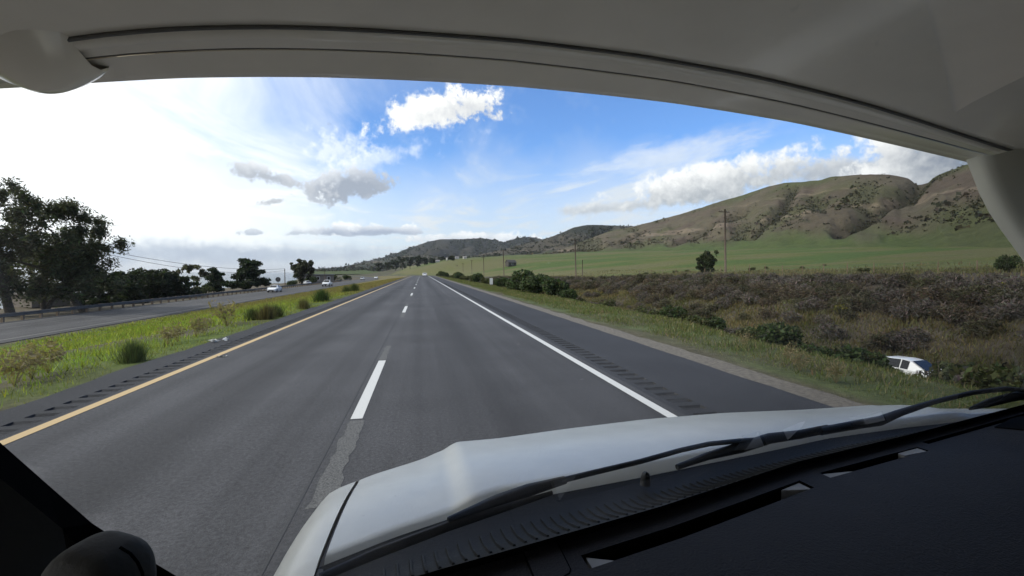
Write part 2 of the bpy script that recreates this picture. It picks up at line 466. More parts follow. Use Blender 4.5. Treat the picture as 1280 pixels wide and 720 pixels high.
# ------------------------------------------------------------------ terrain height
def xc(Y):                                    # road centre line shift
    Y = np.asarray(Y, float)
    return -np.clip(Y - 235, 0, 260) ** 2 * 0.0008
def zr(Y):                                    # road height: dips a little in the distance
    Y = np.asarray(Y, float)
    return -1.6 * ss(Y, 180, 460)
YB = [-60, 0, 72, 117, 177, 260, 400, 5000]
XB = np.array([58, 56, 53, 41, 30, 22, 18, 18.0])
ZB = np.array([2.0, 2.0, 1.3, -0.2, -0.5, -0.9, -1.2, -1.2])
ZG = np.array([-5.2, -5.2, -4.4, -3.2, -1.7, -1.4, -1.6, -1.6])
def ground(X, Y):
    X = np.asarray(X, float); Y = np.asarray(Y, float)
    x = X - xc(Y)
    r0 = zr(Y) - 0.035
    xb = np.interp(Y, YB, XB); zb = np.interp(Y, YB, ZB); zg = np.interp(Y, YB, ZG)
    # right: verge, gully, bank, field
    lip = 8.9 + 2.0 * ss(Y, 9.5, 20) * (1 - ss(Y, 120, 170)) + 0.5 * (vnoise(Y * 0.13, Y * 0, 3) - 0.5)
    xg = lip + (xb - lip) * 0.47
    t1 = np.clip((x - lip) / (xg - lip), 0, 1)
    right = r0 + (-0.10) * ss(x, 5.9, 8.2) - 0.20 * ss(x, 8.6, 11.5) * ss(Y, 9.5, 20) + (zg - r0) * (1 - (1 - t1) ** 1.55)
    t2 = np.clip((x - xg) / (xb - xg), 0, 1)
    right = np.where(x > xg, zg + (zb - zg) * (t2 ** 1.25 * (1 - t2) + (1 - (1 - t2) ** 1.8) * t2), right)
    rise = ss(x - xb, 0, 90)
    fld = zb + 0.060 * np.clip(x - xb, 0, 260) + 0.030 * np.clip(Y - 110, 0, 800) * rise
    right = np.where(x > xb, fld, right)
    right = right + np.where(x > 9, (fbm(X * 0.09, Y * 0.09, 4, 5) - 0.5) * 1.0 * np.clip((x - 9) / 10, 0, 1), 0)
    # left: median falling to the other carriageway, then the bank to the shore
    t = np.clip((-x - 5.5) / 17.0, 0, 1)
    med = r0 + (-2.37 - r0) * (t * t * (3 - 2 * t)) * 0.55 + (-2.37 - r0) * t * 0.45
    med = med + (fbm(X * 0.5, Y * 0.5, 3, 9) - 0.5) * 0.16 * np.clip((-x - 5.6) / 1.5, 0, 1) * np.clip((x + 23.5) / 1.5, 0, 1)
    left = np.where(x < -34.2, -2.42 - 0.02 * np.clip(-x - 34.2, 0, 14) - 0.42 * np.clip(-x - 50 - 0.03 * np.clip(Y, 0, 4000), 0, 60), med)
    left = left + np.where(x < -36, (fbm(X * 0.12, Y * 0.12, 4, 12) - 0.5) * 0.7, 0)
    z = np.where(x < 0, left, right)
    z = np.where((x > -5.5) & (x < 5.9), r0, z)
    pad = np.exp(-(((X - 30.0) ** 2 + (Y - 22.3) ** 2) / 12.0) ** 2)
    z = z * (1 - pad) + -5.0 * pad
    # the valley floor rises beyond the bend
    far = np.clip(Y - 520, 0, 900) * 0.027
    z = z + far * ss(x, -40, 10) * (1 - rise)
    return z

def axis_pts(segs):
    r = []
    for a, b, st in segs: r += list(np.arange(a, b, st))
    return np.array(r + [segs[-1][1]])
gx = axis_pts([(-30000, -2000, 7000), (-2000, -200, 300), (-200, -60, 10), (-60, -34, 1.6), (-34, -24, 1.6), (-24, -6, 0.6), (-6, 6, 3), (6, 14, 0.4),
               (14, 62, 0.9), (62, 140, 4), (140, 400, 12), (400, 2000, 200), (2000, 30000, 7000)])
gy = axis_pts([(-20000, -500, 6500), (-500, -60, 110), (-60, -10, 10), (-10, 60, 0.7), (60, 150, 1.8), (150, 420, 6), (420, 1500, 40), (1500, 8000, 800), (8000, 30000, 5500)])
GX, GY = np.meshgrid(gx, gy)
GZ = ground(GX, GY)
def mixc(a, b, t): return a * (1 - t[..., None]) + np.array(b) * t[..., None]
def ground_colour(X, Y):
    x = X - xc(Y)
    xb = np.interp(Y, YB, XB)
    n = fbm(X * 0.22, Y * 0.22, 5, 21); n2 = fbm(X * 0.05, Y * 0.05, 5, 31)
    c = np.zeros(X.shape + (3,)) + np.array((0.085, 0.075, 0.05))
    c = mixc(c, (0.075, 0.105, 0.022), ss(-x, 5.2, 5.9) * (1 - ss(-x, 22.5, 23.8)) * ss(n, 0.3, 0.5))
    far = ss(Y, 30, 70)
    c = mixc(c, (0.15, 0.12, 0.06), ss(-x, 5.2, 5.9) * (1 - ss(-x, 22.5, 23.8)) * far * 0.8)
    c = mixc(c, (0.075, 0.095, 0.035), ss(x, 5.9, 6.5) * (1 - ss(x, 9, 12)) * ss(n, 0.35, 0.55) * 0.9)
    c = mixc(c, (0.062, 0.053, 0.042), ss(x, 11, 20) * (1 - ss(x, xb - 2, xb + 2)))
    g = ss(x, xb - 1, xb + 8)
    c = mixc(c, (0.092, 0.098, 0.027), g)
    n3 = fbm(X * 0.016 + 5, Y * 0.035, 5, 33)
    c = mixc(c, (0.105, 0.100, 0.045), g * ss(n3, 0.46, 0.58) * 0.75)
    c = mixc(c, (0.050, 0.088, 0.020), g * ss(n3, 0.48, 0.38) * 0.75)
    c = mixc(c, (0.135, 0.125, 0.055), g * (1 - ss(x - xb, 12, 45)) * 0.55)
    c = mixc(c, (0.10, 0.085, 0.06), ss(-x, 34, 36))
    c = mixc(c, (0.062, 0.090, 0.027), ss(Y, 330, 520) * ss(X, -45, -10) * (1 - g) * 0.9)
    c = mixc(c, (0.075, 0.07, 0.042), ss(Y, 250, 400) * (1 - ss(X, -60, -25)))
    return c
GC = ground_colour(GX, GY)
nr, nc = GX.shape
idx = np.arange(nr * nc).reshape(nr, nc)
quads = np.stack([idx[:-1, :-1], idx[:-1, 1:], idx[1:, 1:], idx[1:, :-1]], -1).reshape(-1, 4)
o = link('ground', fast_mesh('ground', np.stack([GX, GY, GZ], -1).reshape(-1, 3), quads, M['ground'], GC.reshape(-1, 3), True))
tag(o, kind='structure')

# ------------------------------------------------------------------ sea
m, nt, b = material('sea_water')
tcn = nt.n('ShaderNodeTexCoord')
b.inputs['Base Color'].default_value = (0.02, 0.045, 0.06, 1)
b.inputs['Roughness'].default_value = 0.22
w1 = nt.noise(tcn.outputs['Object'], 0.25, 8, 0.7)
w2 = nt.noise(tcn.outputs['Object'], 0.02, 6, 0.6)
bump(nt, b, nt.m('ADD', w1, w2), 0.9, 1.5)
surf_glint = nt.sstep(nt.noise(tcn.outputs['Object'], 0.035, 9, 0.75), 0.60, 0.68)  # white surf patches, with glitter of the sky painted into the water colour
sx = nt.n('ShaderNodeSeparateXYZ'); nt.put(sx.inputs[0], tcn.outputs['Object'])
near = nt.sstep(nt.m('ADD', sx.outputs[0], nt.m('MULTIPLY', sx.outputs[1], 0.06)), -330.0, -100.0)
nt.put(b.inputs['Base Color'], nt.mix(nt.m('MULTIPLY', surf_glint, near), (0.02, 0.045, 0.06), (0.75, 0.77, 0.78)))
mb = MB()
SX = np.array([-30000, -20000, -6000, -2000, -600, -200, -60]); SY = np.array([-20000, -3000, -500, 0, 400, 1500, 4000, 15000, 30000])
gxx, gyy = np.meshgrid(SX, SY)
mb.grid(np.stack([gxx, gyy, np.full(gxx.shape, -9.0)], -1))
tag(mb.build('sea', m), kind='structure')

# ------------------------------------------------------------------ roads
road = empty('road'); tag(road, kind='structure')
ys = axis_pts([(-12, 60, 3), (60, 200, 7), (200, 560, 12)])
def strip(name, x0, x1, dz, mat, parent, ys_=ys, zfun=zr, cols=2, smooth=True):
    P = np.zeros((len(ys_), cols, 3))
    for j, x in enumerate(np.linspace(x0, x1, cols)):
        P[:, j, 0] = x + xc(ys_); P[:, j, 1] = ys_; P[:, j, 2] = zfun(ys_) + dz
    mb = MB(); mb.grid(P); return mb.build(name, mat, parent, smooth)
def slab(name, x0, x1, dz, mat, parent, ys_=ys, zfun=zr):
    """a paved strip with real edges going down into the ground"""
    P = np.zeros((len(ys_), 4, 3))
    for j, (x, d_) in enumerate(((x0, dz - 0.12), (x0, dz), (x1, dz), (x1, dz - 0.12))):
        P[:, j, 0] = x + xc(ys_); P[:, j, 1] = ys_; P[:, j, 2] = zfun(ys_) + d_
    mb = MB(); mb.grid(P); return mb.build(name, mat, parent, False)
slab('driving_lanes', -4.42, 3.22, 0.0, M['asphalt'], road)
RUMR, RUML = (3.34, 3.68), (-4.80, -4.50)
slab('right_shoulder', 3.22, RUMR[0], 0.0, M['shoulder'], road)
rag = lambda Y, s: 0.10 * (fbm(np.asarray(Y, float) * 1.3, np.asarray(Y, float) * 0 + s, 4, 40) - 0.5)
yf = axis_pts([(-12, 60, 0.5), (60, 200, 2), (200, 560, 8)])
def ragged(name, x0, x1, dz, mat, s0=None, s1=None, amp=1.0, ys_=yf):
    P = np.zeros((len(ys_), 4, 3))
    for j, (x, s_, d_) in enumerate(((x0, s0, dz - 0.12), (x0, s0, dz), (x1, s1, dz), (x1, s1, dz - 0.12))):
        P[:, j, 0] = x + xc(ys_) + (0 if s_ is None else amp * rag(ys_, s_)); P[:, j, 1] = ys_; P[:, j, 2] = zr(ys_) + d_
    mb = MB(); mb.grid(P); return mb.build(name, mat, road)
ragged('right_shoulder', RUMR[1], 5.34, 0.0, M['shoulder'], None, 3.0, 0.6)
ragged('gravel_edge', 5.10, 5.92, -0.012, M['gravel'], None, 7.0, 3.5)
ragged('left_shoulder', -5.36, RUML[0], 0.0, M['shoulder'], 11.0, None, 2.4)
slab('left_shoulder', RUML[1], -4.42, 0.0, M['shoulder'], road)
def rumble(x0, x1, period=0.32, y0=2.0, y1=75.0):
    ysr = []; zz = []
    y = -12.0
    ysr.append(y); zz.append(0)
    y = y0
    while y < y1:
        for dy, dzv in ((0.0, 0), (0.025, -0.026), (0.085, -0.034), (0.145, -0.026), (0.170, 0)):
            ysr.append(y + dy); zz.append(dzv)
        y += period
    ysr += list(np.arange(y + 2, 560, 10)); zz += [0] * (len(ysr) - len(zz))
    ysr = np.array(ysr); zz = np.array(zz)
    P = np.zeros((len(ysr), 4, 3))
    for j, (x, e) in enumerate(((x0, 0), (x0 + 0.012, 1), (x1 - 0.012, 1), (x1, 0))):
        P[:, j, 0] = x + xc(ysr) + (0.012 * rng.standard_normal(len(ysr)) * (zz != 0) if e else 0)
        P[:, j, 1] = ysr; P[:, j, 2] = zr(ysr) + zz * e * (1 + 0.2 * rng.standard_normal(len(ysr)))
    mb = MB(); mb.grid(P)
    tag(mb.build('rumble_strip', M['groove'], road), kind='stuff')
rumble(*RUMR); rumble(*RUML, period=0.30)
strip('edge_line', 2.95, 3.09, 0.005, M['white_paint'], road, axis_pts([(-12, 60, 2), (60, 200, 7), (200, 470, 12)]))
strip('edge_line', -4.38, -4.24, 0.005, M['yellow_paint'], road, axis_pts([(-12, 60, 2), (60, 200, 7), (200, 470, 12)]))
y0 = 5.66
for k in range(-1, 18):
    ya = y0 + 14.63 * k
    strip('lane_dash', -0.86, -0.72, 0.005, M['white_paint'], road, np.array([ya, ya + 1.8, ya + 3.66]))
M['scar'] = simple('ground_off_marking', (0.090, 0.090, 0.088), 0.95, var=0.7, vscale=60, bmp=0.6, bscale=60)
for k in range(0, 4):
    ya = y0 + 14.63 * k
    for a, b_, wd in ((-2.1, -0.05, 0.17), (3.72, 5.6, 0.13)):
        P = []
        for y in np.arange(ya + a, ya + b_, 0.12):
            j1, j2 = rng.uniform(-0.025, 0.025, 2)
            P.append([(-0.86 + j1, y, 0.003 + float(zr(y))), (-0.86 + wd + j2, y, 0.003 + float(zr(y)))])
        mb = MB(); mb.grid(np.array(P)); mb.build('worn_marking', M['scar'], road)
# dark joint line beside the dashes
strip('joint_seal', -0.955, -0.935, 0.003, simple('joint_tar', (0.036, 0.036, 0.038), 0.8), road, axis_pts([(-12, 60, 2), (60, 260, 8)]))

oroad = empty('opposite_road'); tag(oroad, kind='structure')
zo = lambda Y: np.full(np.shape(Y), -2.33) + 0 * np.asarray(Y, float)
yo = axis_pts([(-40, 80, 8), (80, 560, 14)])
slab('driving_lanes', -33.6, -23.9, 0.0, M['dim_old_asphalt'], oroad, yo, zo)
M['dimmed_paint'] = paint('shade_dimmed_road_paint', (0.20, 0.19, 0.17), 1.0)  # low line colour stands for the shade over this road
strip('edge_line', -25.0, -24.88, 0.005, M['dimmed_paint'], oroad, yo, zo)
strip('edge_line', -32.3, -32.18, 0.005, M['dimmed_paint'], oroad, yo, zo)

# ------------------------------------------------------------------ hills
def px_azel(px, py):
    r = ray(px, py); return math.atan2(r.x, r.y), r.z / math.hypot(r.x, r.y)
def hill(name, sky_px, Rr, foot, zfoot, a0, a1, na, nt_, colf, rough=0.12, seed=0, carve=None, back=0.6, stretch=1.0):
    A = [px_azel(*p) for p in sky_px]
    aa = np.array([p[0] for p in A]); ee = np.array([p[1] for p in A])
    az = np.linspace(R(a0), R(a1), na)
    el = np.interp(az, aa, ee)
    rR = np.interp(az, aa, Rr) if hasattr(Rr, '__len__') else np.full(na, Rr)
    rf = np.interp(az, aa, foot) if hasattr(foot, '__len__') else np.full(na, foot)
    t = np.concatenate([np.linspace(-0.12, 1.0, nt_), np.linspace(1.0, 1 + back, 10)[1:]])
    T, AZ = np.meshgrid(t, az)
    RR = rf[:, None] + (rR - rf)[:, None] * T
    X = RR * np.sin(AZ); Y = RR * np.cos(AZ)
    zR = CAMP.z + el[:, None] * rR[:, None]
    zf = ground(rf * np.sin(az), rf * np.cos(az))[:, None] if zfoot is None else zfoot
    Tc = np.clip(T, 0, 1)
    n1 = fbm(AZ * 22 * stretch, T * 2.2, 5, seed); n2 = fbm(AZ * 70 * stretch, T * 7, 5, seed + 50)
    ridg = 1 - np.abs(2 * fbm(AZ * 13 * stretch + 0.3 * T, T * 1.5, 5, seed + 90) - 1) * 2.2
    prof = 0.30 * Tc + 0.70 * Tc ** 1.0 * (0.45 + 0.55 * Tc)
    env = np.sin(np.pi * np.clip(T, 0, 1)) ** 0.8
    H = (zR - zf)
    Z = zf + H * prof + H * env * rough * ((n1 - 0.5) * 1.6 + (ridg - 0.4) * 0.9 + (n2 - 0.5) * 0.5)
    Z = Z + H * 0.02 * (n2 - 0.5) * ss(T, 0.2, 0.6)
    Z = np.where(T > 1, zR - H * 0.35 * ((T - 1) / back) ** 1.4 * 2 + H * 0.02 * (n2 - 0.5), Z)
    Z = np.where(T < 0, zf + T * 40, Z)
    dark = np.zeros_like(T)
    if carve:
        for pts, w, dep in carve:
            dmin = np.full(T.shape, 9.0); 
            for (a_, t_), (b_, u_) in zip(pts[:-1], pts[1:]):
                ax, ay = a_, t_; bx, by = b_, u_
                sx_ = 6.0                      # azimuth (radians) weighed against t
                px_ = (AZ - ax) * sx_; py_ = T - ay; dx_ = (bx - ax) * sx_; dy_ = by - ay
                q = np.clip((px_ * dx_ + py_ * dy_) / (dx_ * dx_ + dy_ * dy_), 0, 1)
                dmin = np.minimum(dmin, np.hypot(px_ - q * dx_, py_ - q * dy_))
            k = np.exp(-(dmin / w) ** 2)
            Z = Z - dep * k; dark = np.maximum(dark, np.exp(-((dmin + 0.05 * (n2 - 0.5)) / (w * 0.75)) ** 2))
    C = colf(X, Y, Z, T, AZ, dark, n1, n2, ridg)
    ii = np.arange(T.size).reshape(T.shape)
    q = np.stack([ii[:-1, :-1], ii[1:, :-1], ii[1:, 1:], ii[:-1, 1:]], -1).reshape(-1, 4)
    q = q[:, ::-1] if False else q
    o = link(name, fast_mesh(name, np.stack([X, Y, Z], -1).reshape(-1, 3), q, M['hill'], C.reshape(-1, 3), True))
    tag(o, kind='structure')
    return dict(X=X, Y=Y, Z=Z, T=T, AZ=AZ, dark=dark, n1=n1, n2=n2, ridg=ridg)

ca = lambda px: px_azel(px, 300)[0]
def near_cols(X, Y, Z, T, AZ, dark, n1, n2, ridg):
    nA = fbm(X * 0.012, Y * 0.012, 5, 61); nB = fbm(X * 0.03, Y * 0.03, 5, 71); nS = fbm(X * 0.02, Z * 0.05, 5, 81)
    c = np.zeros(X.shape + (3,)) + np.array((0.092, 0.078, 0.052))
    c = mixc(c, (0.066, 0.068, 0.030), ss(nA, 0.48, 0.63) * 0.7)
    c = mixc(c, (0.084, 0.062, 0.048), ss(nB, 0.50, 0.62) * 0.6)
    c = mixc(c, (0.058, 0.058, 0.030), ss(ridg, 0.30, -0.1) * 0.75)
    c = mixc(c, (0.066, 0.088, 0.028), (1 - ss(T + 0.35 * (n1 - 0.5), 0.04, 0.30)))
    c = mixc(c, (0.060, 0.072, 0.028), ss(T, 0.86, 0.98) * ss(nA, 0.42, 0.56) * 0.6)
    scar = ss(nS, 0.69, 0.73) * ss(T, 0.22, 0.35) * (1 - ss(T, 0.8, 0.92))
    c = mixc(c, (0.23, 0.18, 0.13), scar * 0.45)
    c = mixc(c, (0.072, 0.084, 0.032), ss(AZ, ca(1120), ca(1200)) * (1 - ss(T + 0.3 * (n1 - 0.5), 0.35, 0.62)) * 0.8)
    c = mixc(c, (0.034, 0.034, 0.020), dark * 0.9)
    return c
SK1 = [(560, 345), (640, 330), (700, 312), (740, 297), (762, 289), (800, 281), (850, 268), (900, 252), (940, 240), (960, 233), (985, 228), (1005, 227), (1020, 226),
       (1040, 221), (1075, 218), (1110, 218), (1128, 221), (1150, 223), (1175, 217), (1205, 207), (1240, 198), (1300, 186), (1500, 170), (2300, 200)]
R1 = [900, 900, 900, 880, 860, 850, 830, 800, 760, 740, 720, 700, 690, 670, 650, 640, 640, 640, 600, 570, 540, 500, 460, 420]
F1 = [760, 740, 660, 620, 600, 560, 520, 470, 440, 420, 400, 390, 380, 365, 345, 325, 315, 305, 290, 275, 260, 240, 230, 240]
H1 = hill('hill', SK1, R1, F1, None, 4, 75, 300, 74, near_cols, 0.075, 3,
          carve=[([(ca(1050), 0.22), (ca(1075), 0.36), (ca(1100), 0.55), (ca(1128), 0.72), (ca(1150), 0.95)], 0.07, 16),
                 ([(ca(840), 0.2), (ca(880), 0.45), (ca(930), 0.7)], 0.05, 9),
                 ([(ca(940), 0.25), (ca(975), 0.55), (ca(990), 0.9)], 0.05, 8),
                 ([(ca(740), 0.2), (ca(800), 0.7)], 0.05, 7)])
def mid_cols(X, Y, Z, T, AZ, dark, n1, n2, ridg):
    nA = fbm(X * 0.006, Y * 0.006, 5, 161)
    c = np.zeros(X.shape + (3,)) + np.array((0.085, 0.075, 0.052))
    c = mixc(c, (0.032, 0.036, 0.024), ss(nA + 0.25 * (0.4 - ridg), 0.42, 0.56))
    c = mixc(c, (0.16, 0.13, 0.10), ss(fbm(X * 0.004, Z * 0.05, 4, 5), 0.60, 0.68) * 0.6)
    c = mixc(c, (0.068, 0.090, 0.03), (1 - ss(T + 0.2 * (n1 - 0.5), 0.05, 0.2)))
    return c
H2 = hill('hill', [(500, 342), (560, 326), (610, 316), (650, 306), (680, 299), (700, 292), (718, 284), (735, 281), (755, 281.5), (790, 283), (830, 287), (900, 300)],
          1500, 950, None, 0, 38, 200, 50, lambda *a: mid_cols(*a) * 0.68, 0.20, 13)
def far_cols(X, Y, Z, T, AZ, dark, n1, n2, ridg):
    nA = fbm(X * 0.003, Y * 0.003, 5, 261)
    c = np.zeros(X.shape + (3,)) + np.array((0.045, 0.045, 0.036))
    c = mixc(c, (0.022, 0.028, 0.022), ss(nA, 0.45, 0.55))
    c = mixc(c, (0.085, 0.075, 0.055), ss(n1, 0.5, 0.62) * 0.55)
    return c
H3 = hill('hill', [(380, 340), (430, 333), (470, 324), (495, 317), (515, 309), (535, 302), (550, 299), (575, 299), (600, 297.5), (612, 299), (630, 303), (642, 299), (655, 296), (668, 297), (690, 302), (760, 318)],
          2700, 1500, 4, -14, 30, 220, 44, lambda *a: far_cols(*a) * 0.5, 0.22, 23)
H4 = hill('hill', [(300, 342), (405, 339.5), (430, 335), (455, 329.5), (480, 324), (505, 320), (530, 319), (560, 322), (620, 330), (700, 335)],
          1900, 900, 3, -14, 22, 180, 30, lambda *a: mid_cols(*a) * 0.9, 0.25, 33)

# ------------------------------------------------------------------ foliage tools
def cards(C, size, rg, stretch=1.6, up=0.0, normal_bias=None):
    """leaf sized rhombus faces at centres C"""
    n = len(C)
    a = rg.standard_normal((n, 3)); a[:, 2] = a[:, 2] * (1 - abs(up)) - up * 1.6
    a /= np.linalg.norm(a, axis=1)[:, None]
    b = rg.standard_normal((n, 3)); b -= (b * a).sum(1)[:, None] * a; b /= np.linalg.norm(b, axis=1)[:, None] + 1e-9
    s = (size if hasattr(size, '__len__') else np.full(n, size)) * rg.uniform(0.6, 1.4, n)
    L = a * (s * stretch * 0.5)[:, None]; B = b * (s * 0.5)[:, None]
    nrm = np.cross(a, b) * (s * 0.12)[:, None]
    V = np.stack([C - L, C + B + nrm, C + L, C - B + nrm], 1).reshape(-1, 3)
    Fq = np.arange(4 * n).reshape(n, 4)
    return V, Fq
def tints(n, base, var, rg, k=4):
    base = np.array(base)
    t = base * (1 + var * rg.standard_normal((n, 1))) * (1 + 0.10 * rg.standard_normal((n, 3)))
    return np.repeat(np.clip(t, 0.006, 0.9), k, 0)
def blades(X, Y, Z, h, rg, w=0.012, lean=0.35, base=(0.09, 0.13, 0.03), var=0.25, cvar=None):
    n = len(X)
    a = rg.uniform(0, 2 * np.pi, n); l = np.abs(rg.standard_normal(n)) * lean * h; ang = rg.uniform(0, 2 * np.pi, n)
    wv = w * (np.asarray(h) / np.mean(h)) if hasattr(h, '__len__') else np.full(n, w)
    P = np.stack([X, Y, Z - 0.02], -1)
    s = np.stack([np.cos(a), np.sin(a), 0 * a], -1) * (wv[:, None])
    tip = P + np.stack([np.cos(ang) * l, np.sin(ang) * l, np.full(n, 1.0) * h], -1)
    V = np.stack([P - s, P + s, tip], 1).reshape(-1, 3)
    Fq = np.arange(3 * n).reshape(n, 3)
    t = np.array(base) if cvar is None else cvar
    t = t * (1 + var * rg.standard_normal((n, 1))) * (1 + 0.08 * rg.standard_normal((n, 3)))
    return V, Fq, np.repeat(np.clip(t, 0.008, 0.8), 3, 0)

def shrub_mesh(name, rg, rad=1.0, hgt=1.1, n=1400, leaf=0.09, base=(0.06, 0.08, 0.03), var=0.35, lobes=9, stems=14, woody=(0.13, 0.11, 0.09), stretch=1.9):
    """bush of unit-ish size: many lobes of leaves over crooked stems; returns (V, F4, C) all quads"""
    cs = []
    for k in range(lobes):
        q = rg.uniform(0, 2 * np.pi); rr = rad * rg.uniform(0.1, 0.72)
        cs.append((rr * math.cos(q), rr * math.sin(q), hgt * rg.uniform(0.3, 0.8) * (1 - 0.35 * rr / rad), rad * rg.uniform(0.26, 0.44)))
    cs = np.array(cs)
    k = rg.integers(0, lobes, n)
    d = rg.standard_normal((n, 3)); d /= np.linalg.norm(d, axis=1)[:, None]
    r = rg.uniform(0.35, 1.0, n) ** 0.5
    C = cs[k, :3] + d * (cs[k, 3] * r)[:, None] * np.array((1, 1, 0.9))
    C[:, 2] = np.abs(C[:, 2]) + 0.02
    V, Fq = cards(C, leaf, rg, stretch, -0.25)
    lt = 0.85 + 0.3 * rg.random(lobes)
    T = tints(n, base, var, rg) * np.repeat(lt[k], 4)[:, None]
    # stems as thin quads
    sv = []
    for s in range(stems):
        kk = rg.integers(0, lobes); e = cs[kk, :3] + rg.standard_normal(3) * cs[kk, 3] * 0.9; e[2] = max(e[2], 0.2) * 1.12
        p0 = np.array((rg.normal() * 0.1 * rad, rg.normal() * 0.1 * rad, -0.05))
        m_ = (p0 + e) / 2 + rg.standard_normal(3) * 0.08 * rad
        for pa, pb, w0, w1 in ((p0, m_, 0.022, 0.015), (m_, e, 0.015, 0.004)):
            sd = np.cross(pb - pa, rg.standard_normal(3)); sd /= np.linalg.norm(sd) + 1e-9
            sv += [pa - sd * w0, pa + sd * w0, pb + sd * w1, pb - sd * w1]
    sv = np.array(sv)
    V2 = np.concatenate([V, sv]); F2 = np.arange(len(V2)).reshape(-1, 4)
    T2 = np.concatenate([T, np.tile(np.array(woody), (len(sv), 1))])
    return V2, F2, T2

# ------------------------------------------------------------------ hill brush (far too many to count)
def scatter_on(Hd, n, prob, rg, size, colr, name, per=7):
    X, Y, Z = Hd['X'], Hd['Y'], Hd['Z']
    p = prob(Hd).ravel(); p = np.clip(p, 0, None)
    p = p / p.sum()
    cell = rg.choice(X.size, n, p=p)
    i = cell // X.shape[1]; j = cell % X.shape[1]
    i2 = np.clip(i + 1, 0, X.shape[0] - 1); j2 = np.clip(j + 1, 0, X.shape[1] - 1)
    u = rg.random(n); v = rg.random(n)
    def bl(Q): return (Q[i, j] * (1 - u) + Q[i2, j] * u) * (1 - v) + (Q[i, j2] * (1 - u) + Q[i2, j2] * u) * v
    P = np.stack([bl(X), bl(Y), bl(Z)], -1)
    s = size * rg.lognormal(0, 0.45, n)
    C = np.repeat(P, per, 0) + rg.standard_normal((n * per, 3)) * np.repeat(s, per)[:, None] * np.array((0.42, 0.42, 0.28))
    C[:, 2] += np.repeat(s, per) * 0.3
    V, Fq = cards(C, np.repeat(s, per) * 0.75, rg, 1.3)
    o = link(name, fast_mesh(name, V, Fq, M['leaf'], tints(n * per, colr, 0.35, rg)))
    tag(o, kind='stuff')
    return o
rg = np.random.default_rng(11)
o = scatter_on(H1, 5500, lambda h: (0.05 + 4 * h['dark'] + 1.4 * ss(h['ridg'], 0.35, -0.1) + 1.2 * ss(fbm(h['X'] * 0.01, h['Y'] * 0.01, 4, 99), 0.52, 0.64)) * ss(h['T'], 0.16, 0.3) * (h['T'] < 1.02),
               rg, 1.15, (0.050, 0.047, 0.028), 'hill_brush', 6)
tag(o, 'low dark brush dotted over the brown hillside and its ravine', 'brush')
o = scatter_on(H2, 4500, lambda h: (0.2 + 2 * ss(h['ridg'], 0.35, -0.1)) * (h['T'] > 0.15) * (h['T'] < 1.02), rg, 2.6, (0.036, 0.038, 0.026), 'hill_brush', 5)
tag(o, 'dark chaparral on the eroded hill beyond the green field', 'brush')
o = scatter_on(H3, 5000, lambda h: (0.3 + 2 * ss(h['n1'], 0.55, 0.4)) * (h['T'] > 0.35) * (h['T'] < 1.02), rg, 4.5, (0.026, 0.032, 0.024), 'woodland', 5)
tag(o, 'dark woodland covering the farthest ridge', 'woodland')
o = scatter_on(H4, 3500, lambda h: (0.3 + 2 * ss(h['n1'], 0.55, 0.4)) * (h['T'] > 0.05) * (h['T'] < 1.02), rg, 3.2, (0.036, 0.040, 0.028), 'woodland', 5)
tag(o, 'scrub and trees on the low coastal slope above the sea', 'woodland')

# ------------------------------------------------------------------ grass
def grass_patch(name, label, n, xr, yr, hfun, colf, dens=None, lean=0.4, w=0.011, ybias=1.6, cat='grass', seed=1):
    rg = np.random.default_rng(seed)
    Y = yr[0] + (yr[1] - yr[0]) * rg.random(n) ** ybias
    X = rg.uniform(xr[0], xr[1], n)
    if dens is not None:
        k = rg.random(n) < dens(X, Y); X = X[k]; Y = Y[k]
    d = np.hypot(X, Y)
    h = hfun(X, Y, rg)
    C = colf(X, Y, rg)
    V, Fq, T = blades(X + xc(Y), Y, ground(X + xc(Y), Y), h, rg, w * np.clip(d / 14, 1, 5), lean, cvar=C)
    o = link(name, fast_mesh(name, V, Fq, M['blade'], T))
    tag(o, label, cat, kind='stuff')
    return o
def med_col(X, Y, rg):
    n = fbm(X * 0.35, Y * 0.35, 4, 301)[:, None]; far = ss(Y + 0.5 * (X + 14), 26, 62)[:, None]
    edge = (1 - ss(-X, 5.3, 6.8))[:, None]
    c = np.array((0.175, 0.235, 0.032)) * (1 - n) + np.array((0.265, 0.280, 0.055)) * n
    c = c * (1 - edge * 0.6) + np.array((0.17, 0.155, 0.075)) * edge * 0.6
    dry = np.array((0.19, 0.135, 0.07))
    return c * (1 - far * 0.75) + dry * far * 0.75
grass_patch('median_grass', 'bright green grass on the median between the two roads', 165000, (-23.2, -5.22), (2, 150),
            lambda X, Y, rg: (0.07 + 0.17 * fbm(X * 0.7, Y * 0.7, 3, 44)) * rg.uniform(0.5, 1.3, len(X)) * (0.45 + 0.55 * ss(-X, 5.2, 6.6)), med_col,
            lambda X, Y: 0.35 + 0.65 * ss(fbm(X * 0.8, Y * 0.8, 3, 55), 0.3, 0.55), 0.45, 0.010, 1.5, seed=2)
def verge_col(X, Y, rg):
    n = fbm(X * 0.9, Y * 0.5, 4, 311)[:, None]; m_ = (rg.random(len(X)) < 0.22)[:, None]
    c = np.array((0.070, 0.100, 0.026)) * (1 - n) + np.array((0.125, 0.130, 0.045)) * n
    return np.where(m_, np.array((0.21, 0.175, 0.10)), c)
